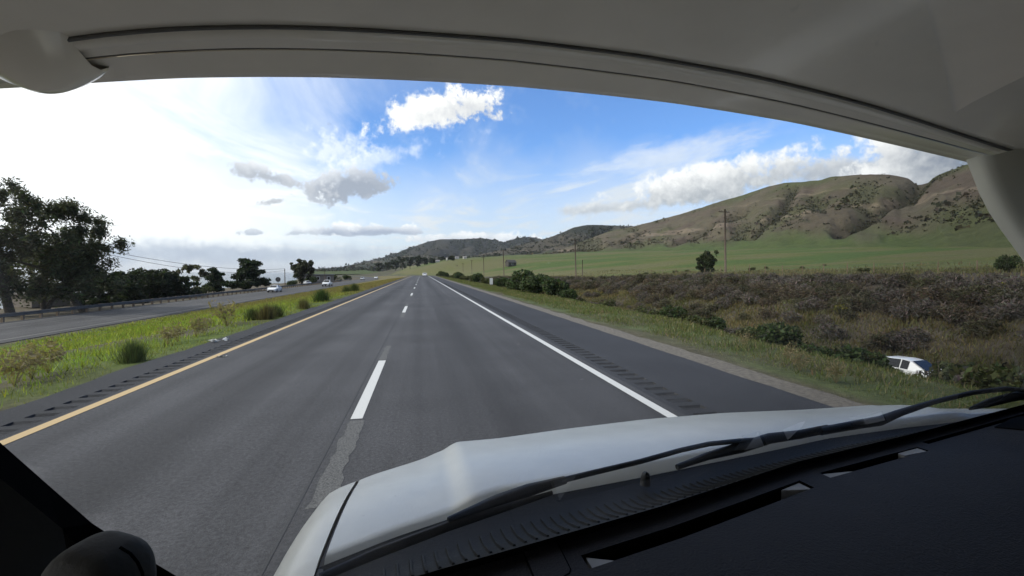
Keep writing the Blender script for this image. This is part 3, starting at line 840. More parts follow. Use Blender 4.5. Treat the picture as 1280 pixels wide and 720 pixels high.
grass_patch('verge_grass', 'short green grass with dry stalks on the right verge', 150000, (5.8, 12.2), (3, 190),
            lambda X, Y, rg: (0.04 + 0.10 * fbm(X * 0.9, Y * 0.9, 3, 45)) * rg.uniform(0.5, 1.5, len(X)) * (0.4 + 0.8 * ss(X, 6.0, 7.6)), verge_col,
            lambda X, Y: ss(fbm(X * 1.1, Y * 0.6, 4, 57) + 0.28 * ss(X, 6.0, 7.2) - 0.15, 0.25, 0.5) * (1 - ss(X, 9.6, 10.2) * (1 - ss(Y, 12, 18))), 0.6, 0.009, 1.7, seed=3)
def gully_col(X, Y, rg):
    n = fbm(X * 0.3, Y * 0.3, 4, 321)[:, None]
    return np.array((0.060, 0.072, 0.026)) * (1 - n) + np.array((0.215, 0.170, 0.088)) * n
grass_patch('gully_grass', 'long olive and straw grass on the gully slopes beside the verge', 200000, (9.6, 42), (4, 150),
            lambda X, Y, rg: (0.18 + 0.42 * fbm(X * 0.4, Y * 0.4, 3, 46)) * rg.uniform(0.5, 1.4, len(X)) * (0.25 + 0.75 * ss(X, 10, 16)) * (1 - 0.8 * np.exp(-((X - 30.0) ** 2 + (Y - 22.3) ** 2) / 9.0)), gully_col, lambda X, Y: 1 - 0.8 * ss((X - 9) / (np.interp(Y, YB, XB) - 9), 0.62, 0.80), 0.55, 0.011, 1.3, seed=4)
def bank_col(X, Y, rg):
    n = fbm(X * 0.2, Y * 0.2, 4, 331)[:, None]
    return np.array((0.10, 0.105, 0.045)) * (1 - n) + np.array((0.20, 0.165, 0.095)) * n
grass_patch('bank_top_grass', 'pale dry grass along the top of the scrubby bank', 60000, (40, 75), (15, 160),
            lambda X, Y, rg: (0.15 + 0.4 * fbm(X * 0.2, Y * 0.2, 3, 47)) * rg.uniform(0.5, 1.4, len(X)), bank_col,
            lambda X, Y: ss(X - np.interp(Y, YB, XB), -6, 0) * (1 - 0.85 * ss(X - np.interp(Y, YB, XB), 2, 16)), 0.4, 0.012, 1.2, seed=5)

# ------------------------------------------------------------------ scrub
def instance_cloud(protos, pos, scl, rg, cmul=None):
    Vs = []; Ts = []
    for i, p in enumerate(pos):
        V, Fq, T = protos[rg.integers(len(protos))]
        q = rg.uniform(0, 2 * np.pi); c, s = math.cos(q), math.sin(q)
        Rm = np.array(((c, -s, 0), (s, c, 0), (0, 0, 1)))
        Vs.append((V * scl[i]) @ Rm.T + p)
        Ts.append(T * (rg.uniform(0.75, 1.25) if cmul is None else cmul[i]))
    V = np.concatenate(Vs); T = np.concatenate(Ts)
    return V, np.arange(len(V)).reshape(-1, 4), T
rg = np.random.default_rng(21)
GREY = (0.108, 0.092, 0.084); BROWN = (0.095, 0.073, 0.053); OLIVE = (0.070, 0.078, 0.032); DKGREEN = (0.042, 0.060, 0.022)
sp = [shrub_mesh('s', rg, 1.0, 1.0, 620, 0.046, GREY, 0.4, 8, 26, (0.17, 0.15, 0.135), 4.2), shrub_mesh('s', rg, 1.0, 0.9, 620, 0.046, BROWN, 0.4, 8, 26, (0.15, 0.13, 0.11), 4.2),
      shrub_mesh('s', rg, 0.9, 1.1, 620, 0.046, (0.075, 0.07, 0.042), 0.4, 8, 24, (0.15, 0.13, 0.10), 4.0)]
pos = []; scl = []
while len(pos) < 1250:
    y = rg.uniform(2, 165); xb = float(np.interp(y, YB, XB)); lip = 9.0
    tt_ = rg.uniform(0.40, 0.90)
    if tt_ < 0.68 and rg.random() < 0.86: continue
    lip = 9.0; xb = float(np.interp(y, YB, XB)); xx = lip + (xb - lip) * tt_
    if fbm(np.array([xx * 0.1]), np.array([y * 0.1]), 3, 77)[0] < 0.36 and rg.random() < 0.5: continue
    if math.hypot(xx - 30.0, y - 22.3) < 3.0 or (abs(math.atan2(xx, y) - math.atan2(30.0, 22.3)) < 0.035 and xx < 31): continue
    pos.append(np.array((xx, y, float(ground(xx, y)) - 0.05))); scl.append(rg.uniform(0.7, 1.0) ** 2 * 1.75 * (1 - 0.45 * float(ss(tt_, 0.80, 0.92))))
V, Fq, T = instance_cloud(sp, pos, scl, rg)
o = link('bank_scrub', fast_mesh('bank_scrub', V, Fq, M['leaf'], T))
tag(o, 'dense grey brown sage scrub covering the far bank of the gully', 'scrub', kind='stuff')

def shrub_protos(count, rg, **kw):
    r = []
    for k in range(count):
        V, Fq, T = shrub_mesh('shrub', rg, **kw)
        r.append(fast_mesh('shrub', V, Fq, M['leaf'], T))
    return r
SH_OL = shrub_protos(3, rg, rad=1.0, hgt=1.2, n=1700, leaf=0.085, base=OLIVE, lobes=11)
SH_DK = shrub_protos(3, rg, rad=1.0, hgt=1.25, n=1900, leaf=0.085, base=DKGREEN, lobes=12, woody=(0.08, 0.07, 0.05))
SH_YE = shrub_protos(1, rg, rad=1.0, hgt=1.1, n=1700, leaf=0.08, base=(0.20, 0.19, 0.035), lobes=10)
SH_GR = shrub_protos(2, rg, rad=1.0, hgt=1.0, n=1500, leaf=0.08, base=GREY, lobes=10, stems=30, woody=(0.17, 0.15, 0.13))
def shrub(me, x, y, s, label, group=None, zs=1.0, name='shrub', sink=0.06, cat='shrub'):
    o = link(name, me, None, (x, y, float(ground(x, y)) - sink))
    o.scale = (s, s, s * zs); o.rotation_euler = (0, 0, rg.uniform(0, 6.28))
    return tag(o, label, cat, group)
def at_px(px, Yd=None, X=None):
    """ground spot in the direction of a photo column, at a given forward distance or lateral offset"""
    r = ray(px, 340)
    if X is not None: k = X / r.x
    else: k = Yd / r.y
    return r.x * k, r.y * k
# row of dark bushes beside the road far ahead
for px, X, s, zs in ((655, 11.2, 1.9, 1.05), (668, 10.6, 1.5, .9), (676, 11.6, 1.7, 1.0), (690, 11.0, 1.35, .95), (700, 11.8, 1.4, 1.0), (640, 11.2, 1.6, .8), (628, 10.6, 1.4, .8),
                     (646, 10.2, 1.1, .7), (712, 11.0, 0.9, .8)):
    x, y = at_px(px, X=X)
    shrub(SH_DK[rg.integers(3)], x, y, s, 'large dark green bush in the tall clump by the white roadside marker', 'tall dark bushes by the roadside marker', zs * 1.15)
for px, X, s in ((605, 10.4, 1.35), (598, 10.2, 1.5), (591, 10.0, 1.4), (585, 10.3, 1.6), (579, 10.0, 1.6), (573, 10.2, 1.7), (568, 10.0, 1.8), (563, 10.0, 1.9), (558, 10, 2.2), (553, 10.5, 2.6), (618, 10.8, 1.2), (549, 11, 3.0)):
    x, y = at_px(px, X=X)
    shrub((SH_OL + SH_OL + SH_DK)[rg.integers(9)], x, y, s * rg.uniform(0.55, 1.1), 'olive roadside bush in the hedge-like row below the utility poles', 'row of roadside bushes below the poles')
# bushes on the near slope of the gully, heads above the verge
for px, X, s, kind in ((725, 13.0, 1.0, 0), (742, 12.0, 0.8, 2), (760, 13.0, 1.1, 0), (785, 12.5, 1.0, 2), (800, 13.5, 1.2, 0), (822, 12.2, 1.0, 0), (840, 12.0, 1.3, 1), (858, 12.5, 1.2, 0), (875, 11.8, 1.0, 0),
                       (895, 12.5, 1.1, 1), (915, 12.5, 1.0, 2), (935, 11.6, 0.9, 0), (955, 12.5, 1.2, 1), (975, 12.0, 1.3, 1), (1000, 12.4, 1.15, 0), (1025, 11.8, 1.2, 1), (1045, 12.4, 1.1, 0), (1068, 12.6, 1.15, 1)):
    x, y = at_px(px, X=X)
    me = (SH_OL, SH_DK, SH_GR)[kind]; 
    lab = ('olive bush on the gully slope just below the grass verge', 'dark green bush on the gully slope just below the grass verge', 'twiggy grey bush on the gully slope just below the grass verge')[kind]
    shrub(me[rg.integers(len(me))], x * 1.05, y * 1.05, s * rg.uniform(0.55, 0.85), lab, ('olive bushes below the verge', 'dark green bushes below the verge', 'grey bushes below the verge')[kind], 1.05)
# bank top and field
x, y = at_px(1054, X=40); shrub(SH_YE[0], x, y, 0.95, 'yellow green bush standing out of the grey scrub bank')
x, y = at_px(1258, X=46); shrub(SH_YE[0], x, y, 1.2, 'yellowish wide bush on the bank below the fence end')
x, y = at_px(1258, X=54); shrub(SH_DK[0], x, y, 1.15, 'dark upright bush standing at the wire fence', zs=1.25)
x, y = at_px(1083, X=55); shrub(SH_OL[0], x, y, 1.15, 'low green bush beside the leaning fence post', zs=0.6)
for px, d, s in ((753, 108, 0.9), (784, 105, 0.6), (807, 102, 0.75), (818, 100, 0.7), (845, 96, 0.9), (860, 94, 0.8), (940, 88, 0.9), (680, 160, 0.8), (770, 106, 0.5), (831, 97, 0.55), (958, 96, 0.6), (1002, 80, 0.7), (1030, 90, 0.55)):
    x, y = at_px(px, Yd=d * 0.97)
    shrub(SH_OL[rg.integers(3)], x, y, s, 'small round bush at the lower edge of the green field', 'small bushes along the field edge', 0.9)
# right of the wrecked looking car: tall olive bushes
for px, X, s, kd in ((1200, 19.5, 1.4, 0), (1226, 18.5, 1.4, 2), (1172, 25.5, 1.0, 2), (1160, 24.5, 0.55, 2), (1250, 19, 1.5, 0), (1275, 17.5, 1.3, 0), (1300, 18, 1.4, 0)):
    x, y = at_px(px, X=X)
    me = (SH_OL, SH_DK, SH_GR)[kd]
    shrub(me[rg.integers(len(me))], x, y, s, ('tall olive bush in the gully past the white parked car', '', 'twiggy grey bush in the gully past the white parked car')[kd],
          ('olive bushes past the parked car', '', 'grey bushes past the parked car')[kd], 1.15)
for px, X, s in ((1092, 24, 1.2), (1113, 26.5, 0.85), (1080, 21, 1.0)):
    x, y = at_px(px, X=X); shrub(SH_DK[rg.integers(3)], x, y, s, 'dark bush in the gully on the verge side of the white parked car', 'dark bushes beside the parked car', 1.1)

# median tussocks: upright blades
def tussock(x, y, s, base, label, group, n=1100):
    rgt = np.random.default_rng(int(abs(x * 100 + y * 7)) + 5)
    r = np.abs(rgt.standard_normal(n)) * 0.22; q = rgt.uniform(0, 2 * np.pi, n)
    X = r * np.cos(q); Y = r * np.sin(q)
    h = rgt.uniform(0.35, 1.0, n) * np.exp(-(r / 0.75) ** 2)
    V, Fq, T = blades(X, Y, np.zeros(n), h, rgt, 0.011, 0.28, base, 0.3)
    V[2::3, :2] += np.stack([X, Y], -1) * 0.55
    o = link('tussock', fast_mesh('tussock', V, Fq, M['blade'], T), None, (x, y, float(ground(x, y))))
    o.scale = (s, s, s)
    return tag(o, label, 'tussock', group)
for px, py, s, c, lab, grp in (
        (166, 452, 0.52, (0.065, 0.085, 0.035), 'dark green round tussock alone at the edge of the left shoulder', None),
        (316, 400, 0.6, (0.062, 0.082, 0.03), 'dark green tussock in the clump on the median beside the shoulder', 'clump of tussocks on the median'),
        (333, 399, 0.72, (0.105, 0.09, 0.045), 'brownish tussock in the clump on the median beside the shoulder', None),
        (345, 396, 0.62, (0.062, 0.08, 0.03), 'dark green tussock in the clump on the median beside the shoulder', 'clump of tussocks on the median'),
        (380, 386, 0.62, (0.115, 0.105, 0.05), 'pale brown tussock on the median', None),
        (402, 377, 0.95, (0.050, 0.078, 0.026), 'largest dark green tussock on the median past the brown one', None),
        (433, 366, 0.8, (0.07, 0.085, 0.035), 'green tussock near the far end of the median', 'green tussocks far along the median'),
        (443, 364, 0.9, (0.07, 0.085, 0.035), 'green tussock near the far end of the median', 'green tussocks far along the median')):
    p = Pz(px, py, 0.0)
    for it in range(6): p = Pz(px, py, float(ground(p.x, p.y)))
    tussock(p.x, p.y, s, c, lab, grp, 1400 if s > 0.8 else 1000)
# pale dry weed stalks
def weed(x, y, s, label, group):
    rgt = np.random.default_rng(int(abs(x * 131 + y * 17)) + 9)
    mb = []; 
    for k in range(26):
        q = rgt.uniform(0, 6.28); l = rgt.uniform(0.1, 0.5)
        e = np.array((math.cos(q) * l, math.sin(q) * l, rgt.uniform(0.5, 1.0)))
        sd = np.array((-math.sin(q + 1), math.cos(q + 1), 0)) * 0.006
        mb += [-sd, sd, e + sd * 0.4, e - sd * 0.4]
        for j in range(9):
            c = e * rgt.uniform(0.45, 1.02) + rgt.standard_normal(3) * 0.06
            d1 = rgt.standard_normal(3) * 0.035; d2 = rgt.standard_normal(3) * 0.02
            mb += [c - d1, c + d2, c + d1, c - d2]
    V = np.array(mb); T = np.tile(np.array((0.21, 0.17, 0.10)), (len(V), 1)) * rgt.uniform(0.7, 1.3, (len(V), 1))
    o = link('dry_weed', fast_mesh('dry_weed', V, np.arange(len(V)).reshape(-1, 4), M['blade'], T), None, (x, y, float(ground(x, y))))
    o.scale = (s, s, s); return tag(o, label, 'weed', group)
for px, py, s in ((40, 478, 0.7), (60, 470, 0.7), (18, 488, 0.7), (210, 436, 0.6), (222, 432, 0.55), (245, 424, 0.7), (256, 420, 0.6), (284, 410, 1.0)):
    p = Pz(px, py, -0.2); weed(p.x, p.y, s, 'dry brown weed with thin stalks on the edge of the median', 'dry weeds along the median edge')
for px, py, s in ((1045, 478, 0.4), (1000, 462, 0.45), (985, 446, 0.4), (930, 430, 0.4)):
    p = Pz(px, py, -0.05); weed(p.x, p.y, s, 'straw coloured weed with thin stalks on the right verge', 'straw weeds on the right verge')

# ------------------------------------------------------------------ trees
def grow_tree(name, label, px, d, ytop, halfw_px, kind, seed, group=None, nleaf=9000, leaf=0.22, base=(0.03, 0.04, 0.02), trunk_lean=0.0, cat='tree', ybot=None, cbot=0.35, X=None):
    rgt = np.random.default_rng(seed)
    r = ray(px, 340); k = (X / r.x) if X is not None else d
    x, y = r.x * k, r.y * k; d = k
    zb = float(ground(x, y)) - 0.1
    ztop = CAMP.z + (340 - ytop) * d / F
    Hh = ztop - zb; rad = halfw_px * d / F
    root = empty(name, (x, y, zb)); tag(root, label, cat, group)
    wood = MB(); tips = []
    def branch(p, dirv, ln, r0, depth):
        n = 4; pts = [p]; rs = [r0]
        dv = dirv.copy()
        for i in range(n):
            dv = (dv + Vector(rgt.standard_normal(3).tolist()) * 0.16 + Vector((0, 0, 0.05))).normalized()
            pts.append(pts[-1] + dv * ln / n); rs.append(r0 * (1 - 0.62 * (i + 1) / n))
        wood.tube(pts, rs, 6 if depth < 2 else 4, False)
        if depth >= 2: tips.append(pts[-1]); tips.append(pts[-2]); 
        if depth < 3:
            for q in range(3 if depth < 2 else 2):
                i = rgt.integers(2, n + 1)
                a = rgt.uniform(0, 6.283)
                side = Vector((math.cos(a), math.sin(a), rgt.uniform(-0.1, 0.5)))
                branch(pts[i], (dv * 0.5 + side * 0.8).normalized(), ln * rgt.uniform(0.5, 0.72), rs[i] * 0.72, depth + 1)
    th = Hh * cbot
    ntr = 1 if kind != 'multi' else 3
    for q in range(ntr):
        l0 = Vector((trunk_lean + rgt.normal() * 0.08, rgt.normal() * 0.1, 1)).normalized()
        branch(Vector((rgt.normal() * 0.15 * (ntr > 1), rgt.normal() * 0.15 * (ntr > 1), 0)), l0, Hh * (0.62 if kind in ('euc', 'bare') else 0.55), Hh * (0.028 if kind != 'bare' else 0.016), 0)
    wood.build('trunk', M['palebark'] if kind in ('bare',) else M['bark'], root, True)
    # leaf clumps fill an uneven crown
    cl = []
    nclump = {'euc': 68, 'oak': 60, 'pine': 40, 'bare': 12, 'multi': 40, 'far': 16}[kind]
    lob = [(rgt.uniform(-0.5, 0.5), rgt.uniform(-0.5, 0.5), rgt.uniform(0.2, 0.9), rgt.uniform(0.35, 0.62)) for _ in range(7)]
    tries = 0
    while len(cl) < nclump and tries < 4000:
        tries += 1
        u = rgt.standard_normal(3); u /= np.linalg.norm(u); rr = rgt.random() ** 0.45
        c = np.array((u[0] * rad * rr, u[1] * rad * rr, 0.0))
        zz = rgt.random()
        if kind == 'pine': lim = (1 - zz * 0.75) * (0.65 + 0.35 * math.sin(zz * 19 + seed))
        elif kind == 'oak': lim = math.sqrt(max(0.02, 1 - (zz * 1.0) ** 2.2))
        else: lim = math.sin(math.pi * min(1, (0.18 + zz * 0.80))) ** 0.6 * (0.75 + 0.25 * math.sin(zz * 14 + seed * 1.7))
        if math.hypot(c[0], c[1]) > rad * lim: continue
        c[2] = th + (Hh - th) * zz * 0.97
        cl.append((c, rad * (rgt.uniform(0.08, 0.19) if kind == 'euc' else rgt.uniform(0.11, 0.24))))
    for t_ in tips[::2]:
        if math.hypot(t_.x, t_.y) < rad * 1.05 and t_.z > th * 0.8 and t_.z < Hh: cl.append((np.array(t_), rad * rgt.uniform(0.10, 0.20)))
    cc = np.array([c for c, _ in cl]); cr = np.array([r_ for _, r_ in cl])
    kk = rgt.integers(0, len(cl), nleaf)
    dirs = rgt.standard_normal((nleaf, 3)); dirs /= np.linalg.norm(dirs, axis=1)[:, None]
    rr = rgt.random(nleaf) ** (0.9 if kind == 'euc' else 0.55) * (1.25 if kind == 'euc' else 1.0)
    C = cc[kk] + dirs * (cr[kk] * rr)[:, None] * np.array((1.15, 1.15, 0.62 if kind in ('pine', 'oak') else 0.95))
    if kind in ('euc', 'multi'): C[:, 2] -= np.abs(rgt.standard_normal(nleaf)) * cr[kk] * 0.55
    top = C[:, 2].max(); C[:, 2] = np.where(C[:, 2] > Hh, Hh - rgt.random(nleaf) * 0.3, C[:, 2])
    V, Fq = cards(C, leaf, rgt, 3.2 if kind == 'euc' else 2.2, 0.35 if kind in ('euc', 'multi') else 0.0)
    lt = 0.8 + 0.45 * rgt.random(len(cl))
    T = tints(nleaf, base, 0.3, rgt) * np.repeat(lt[kk], 4)[:, None]
    link('crown', fast_mesh('crown', V, Fq, M['leaf'], T), root)
    return root
EUC = (0.062, 0.068, 0.040); OAK = (0.022, 0.030, 0.013); PINE = (0.020, 0.032, 0.014)
grow_tree('eucalyptus_tree', 'tall open eucalyptus at the roadside cut by the picture edge', 12, 43, 212, 60, 'euc', 3, nleaf=18000, leaf=0.12, base=EUC, cbot=0.16)
grow_tree('eucalyptus_tree', 'leaning eucalyptus with drooping foliage next to the tallest one', 104, 47, 246, 62, 'euc', 8, nleaf=19000, leaf=0.12, base=EUC, cbot=0.18, trunk_lean=0.02)
grow_tree('eucalyptus_tree', 'low eucalyptus filling the gap between the two tall ones', 52, 50, 292, 54, 'multi', 15, nleaf=9500, leaf=0.15, base=EUC, cbot=0.2)
grow_tree('oak_tree', 'dense dark rounded tree behind the guardrail beside the eucalyptus', 142, 63, 340, 42, 'oak', 21, nleaf=12000, leaf=0.26, base=OAK, cbot=0.06)
grow_tree('oak_tree', 'dense dark rounded tree in the middle of the dark thicket', 186, 72, 334, 42, 'oak', 22, nleaf=12000, leaf=0.26, base=OAK, cbot=0.06)
grow_tree('oak_tree', 'dense dark rounded tree at the end of the thicket by the bare tree', 221, 77, 346, 27, 'oak', 23, nleaf=8000, leaf=0.26, base=OAK, cbot=0.06)
grow_tree('bare_tree', 'thin half bare tree with pale branches above the thicket', 240, 82, 328, 16, 'bare', 31, nleaf=900, leaf=0.25, base=(0.07, 0.07, 0.045), cbot=0.5)
grow_tree('pine_tree', 'smaller dark pine between the bare tree and the big pine', 267, 94, 333, 20, 'pine', 41, nleaf=5500, leaf=0.3, base=PINE, cbot=0.12)
grow_tree('pine_tree', 'big dark layered pine behind the guardrail', 307, 102, 322, 33, 'pine', 42, nleaf=11000, leaf=0.3, base=PINE, cbot=0.08)
grow_tree('eucalyptus_tree', 'lone rounded eucalyptus next to the slim pole above the sea', 377, 152, 324, 13, 'multi', 51, nleaf=6500, leaf=0.34, base=(0.040, 0.044, 0.026), cbot=0.22)
grow_tree('round_tree', 'lone dark round tree at the edge of the field beside the tall pole', 884, 86, 313, 12.5, 'multi', 61, nleaf=7500, leaf=0.17, base=(0.034, 0.044, 0.018), cbot=0.05)
for i, (px, dd, yt, hw) in enumerate(((494, 700, 322, 6), (503, 720, 320, 7), (513, 690, 321, 6), (522, 700, 319, 7), (531, 710, 321, 6), (541, 690, 323, 7), (552, 720, 321, 6), (484, 700, 325, 6),
                                      (474, 720, 328, 6), (561, 640, 327, 4), (577, 700, 329, 4), (585, 720, 328, 4), (596, 700, 331, 3))):
    grow_tree('valley_tree', 'dark tree in the distant valley row at the foot of the hills', px, dd, yt, hw, 'far', 70 + i, 'trees in the distant valley row', 900, 1.5, (0.026, 0.034, 0.018), cbot=0.15)
grow_tree('valley_tree', 'taller rounded tree standing above the white farm buildings', 566, 560, 320, 6, 'far', 95, None, 1800, 1.1, (0.030, 0.036, 0.020), cbot=0.3)
grow_tree('valley_tree', 'solitary dark tree on the green slope behind the third pole', 591, 520, 326, 4, 'far', 96, None, 900, 1.0, (0.030, 0.036, 0.020), cbot=0.1)
# bushes behind the guardrail
for px, d, s, lab in ((253, 84, 1.9, 'light green bush at the guardrail below the small pine'), (364, 132, 1.9, 'dark bush at the foot of the slim pole'), (391, 168, 2.8, 'dark bush in front of the flat roofed house'),
                      (418, 205, 3.2, 'large olive bush past the flat roofed house'), (433, 235, 2.8, 'rounded bush beyond the pickup truck')):
    r = ray(px, 340); me = SH_OL[rg.integers(3)] if 'olive' in lab or 'light' in lab else SH_DK[rg.integers(3)]
    shrub(me, r.x * d, r.y * d, s, lab, zs=0.9)

# ------------------------------------------------------------------ guardrail
gr = empty('guardrail', (-33.9, 0, -2.4))
tag(gr, 'long steel guardrail on wooden posts beyond the opposite road', 'guardrail')
mb = MB()
prof = [(0.00, 0.42), (0.05, 0.46), (0.05, 0.51), (0.0, 0.555), (0.0, 0.60), (0.05, 0.645), (0.05, 0.70), (0.0, 0.74)]
yy = axis_pts([(-30, 230, 4.0)])
P = np.zeros((len(yy), len(prof) * 2, 3))
for j, (a, z) in enumerate(prof + [(a - 0.006, z) for a, z in prof[::-1]]):
    P[:, j, 0] = a + 0.12; P[:, j, 1] = yy; P[:, j, 2] = z + 0.02
mb.grid(P); mb.build('beam', M['galv'], gr)
pm = MB(); pm.box((-0.09, -0.08, -0.3), (0.09, 0.08, 0.80)); pmd = pm.data('post', M['wood'])
bm_ = MB(); bm_.box((0.092, -0.07, 0.42), (0.118, 0.07, 0.76)); bmd = bm_.data('spacer_block', M['wood'])
for k in range(0, 122):
    y = -28 + 1.905 * k
    p = link('post', pmd, gr, (0, y, 0))
    if y < 70: link('spacer_block', bmd, p)

# ------------------------------------------------------------------ utility poles, wires, signs, fence
def pole(x, y, ztop, label, group=None, arm=True, r=0.15, mat=None, armang=0.0, name='utility_pole', lean=0.0):
    z0 = float(ground(x, y)) - 0.3
    e = empty(name, (x, y, z0)); tag(e, label, 'pole', group)
    h = ztop - z0
    mb = MB(); mb.tube([(0, 0, 0), (lean * h * 0.5, 0, h * 0.5), (lean * h, 0, h)], [r, r * 0.85, r * 0.68], 8)
    mb.build('shaft', mat or M['wood'], e, True)
    if arm:
        c, s = math.cos(armang), math.sin(armang)
        Rm = ((c, -s, 0), (s, c, 0), (0, 0, 1))
        mb = MB(); mb.box((-1.25, 0.12, h - 0.55), (1.25, 0.24, h - 0.40), Rm, (lean * h, 0, 0)); a = mb.build('crossarm', M['darkwood'], e)
        for q in (-1.1, -0.55, 0.55, 1.1):
            mb = MB(); mb.tube([(lean * h + c * q - s * 0.18, s * q + c * 0.18, h - 0.40), (lean * h + c * q - s * 0.18, s * q + c * 0.18, h - 0.24)], [0.035, 0.05], 6); mb.build('insulator', M['blackplastic'], a)
    return e
for px, d, yt, lab in ((907, 81, 262, 'nearest tall utility pole with a crossarm on the bank beside the round tree'), (720, 123, 298, 'utility pole with a crossarm next to a short bare pole'),
                       (630, 181, 312, 'utility pole with a crossarm behind the tall bush clump'), (605, 230, 321, 'fourth utility pole along the field from the round tree'),
                       (590, 293, 325, 'fifth utility pole along the field from the round tree'), (579, 362, 329, 'sixth utility pole along the field from the round tree'), (571.5, 430, 331, 'farthest utility pole along the field edge')):
    r = ray(px, 340)
    pole(r.x * d, r.y * d, CAMP.z + (340 - yt) * d / F, lab, None, True, 0.19 if d < 100 else 0.2, M['darkwood'], 0.15, lean=-0.03)
r = ray(728, 340); pole(r.x * 116, r.y * 116, CAMP.z + (340 - 325) * 116 / F, 'short bare wooden pole without a crossarm beside a utility pole', None, False, 0.13, M['darkwood'])
pw = []
for px, d, yt, lab, arm in ((356, 118, 336, 'slim dark pole between the pine and the lone eucalyptus', False), (406, 170, 333, 'slim pole beside the flat roofed house', False), (128, 72, 312, 'bare pole hidden in the crowns of the dark trees', False)):
    r = ray(px, 340); zt = CAMP.z + (340 - yt) * d / F
    pole(r.x * d, r.y * d, zt, lab, None, arm, 0.13, M['darkwood']); pw.append(Vector((r.x * d, r.y * d, zt)))
for k, dzv in enumerate((-0.05, -0.55)):
    a = pw[2] + Vector((0, 0, dzv)); b_ = pw[0] + Vector((0, 0, dzv + 0.05))
    pts = []
    for i in range(17):
        t = i / 16; p = a.lerp(b_, t); p.z -= 1.5 * 4 * t * (1 - t) * (0.8 + 0.25 * k); pts.append(p)
    mb = MB(); mb.tube(pts, 0.035, 4); tag(mb.build('overhead_wire', M['wire']), ('upper' if k == 0 else 'lower') + ' overhead wire sagging between the poles by the dark thicket', 'wire')
# round topped sign seen from the back
r = ray(347.5, 340); d = 113
sx_, sy_ = r.x * d, r.y * d
e = empty('road_sign', (sx_, sy_, float(ground(sx_, sy_)))); tag(e, 'dark back of a small round road sign beside the guardrail', 'road sign')
mb = MB(); mb.tube([(0, 0, 0), (0, 0, 2.6)], 0.05, 6); mb.build('post', M['galv'], e)
mb = MB(); mb.tube([(0, -0.08, 2.35), (0, -0.10, 2.35)], 0.62, 14); mb.build('plate', simple('sign_back', (0.05, 0.05, 0.055), 0.6), e)
# white roadside marker
r = ray(614, 340); X = 8.6; k = X / r.x
e = empty('roadside_marker', (X, r.y * k, float(ground(X, r.y * k)))); tag(e, 'white rectangular roadside marker paddle in front of the dark bushes', 'marker')
mb = MB(); mb.box((-0.03, -0.03, -0.1), (0.03, 0.03, 0.5)); mb.build('post', M['galv'], e)
mb = MB(); mb.box((-0.20, -0.045, 0.35), (0.20, -0.032, 1.15)); mb.build('plate', simple('marker_white', (0.6, 0.6, 0.57), 0.7, var=0.1), e)
# wire fence at the top of the bank
fe = empty('wire_fence', (54, 40, 2.5)); tag(fe, 'thin wire fence on weathered posts along the top of the scrub bank', 'fence')
fpts = []
for y in np.arange(8, 96, 3.4):
    x = float(np.interp(y, YB, XB)) + 0.6
    z = float(ground(x, y))
    hgt = 1.35 + rng.uniform(-0.12, 0.12)
    mb = MB(); lx = rng.normal() * 0.05
    mb.tube([(x - 54, y - 40, z - 2.7), (x - 54 + lx, y - 40, z - 2.5 + hgt)], [0.06, 0.05], 6)
    mb.build('post', M['wood'], fe); fpts.append((x - 54, y - 40, z - 2.5))
for hh in (0.45, 0.8, 1.15):
    mb = MB(); mb.tube([(a, b_, c + hh) for a, b_, c in fpts], 0.008, 3); mb.build('strand', M['wire'], fe)

# scraps of white litter by the left edge line
for px, py, w, lab in ((268, 428, 0.09, 'crumpled white scrap of litter on the left shoulder'), (283, 426, 0.06, 'small white scrap of litter beside the larger one on the shoulder'), (277, 446, 0.06, 'pale flat scrap lying on the road beside the yellow line')):
    p = Pz(px, py, 0.0); rl = np.random.default_rng(px)
    gxl, gyl = np.meshgrid(np.linspace(-w, w, 6), np.linspace(-w * 0.7, w * 0.7, 5))
    zl = 0.012 + np.abs(rl.standard_normal(gxl.shape)) * 0.05 * (py < 440) + 0.004
    mb = MB(); mb.grid(np.stack([gxl + rl.normal(0, 0.03, gxl.shape), gyl + rl.normal(0, 0.03, gxl.shape), zl], -1))
    tag(mb.build('litter', M['marker_white'] if 'marker_white' in M else M['white_paint'], None, False, (p.x, p.y, 0.0)), lab, 'litter')
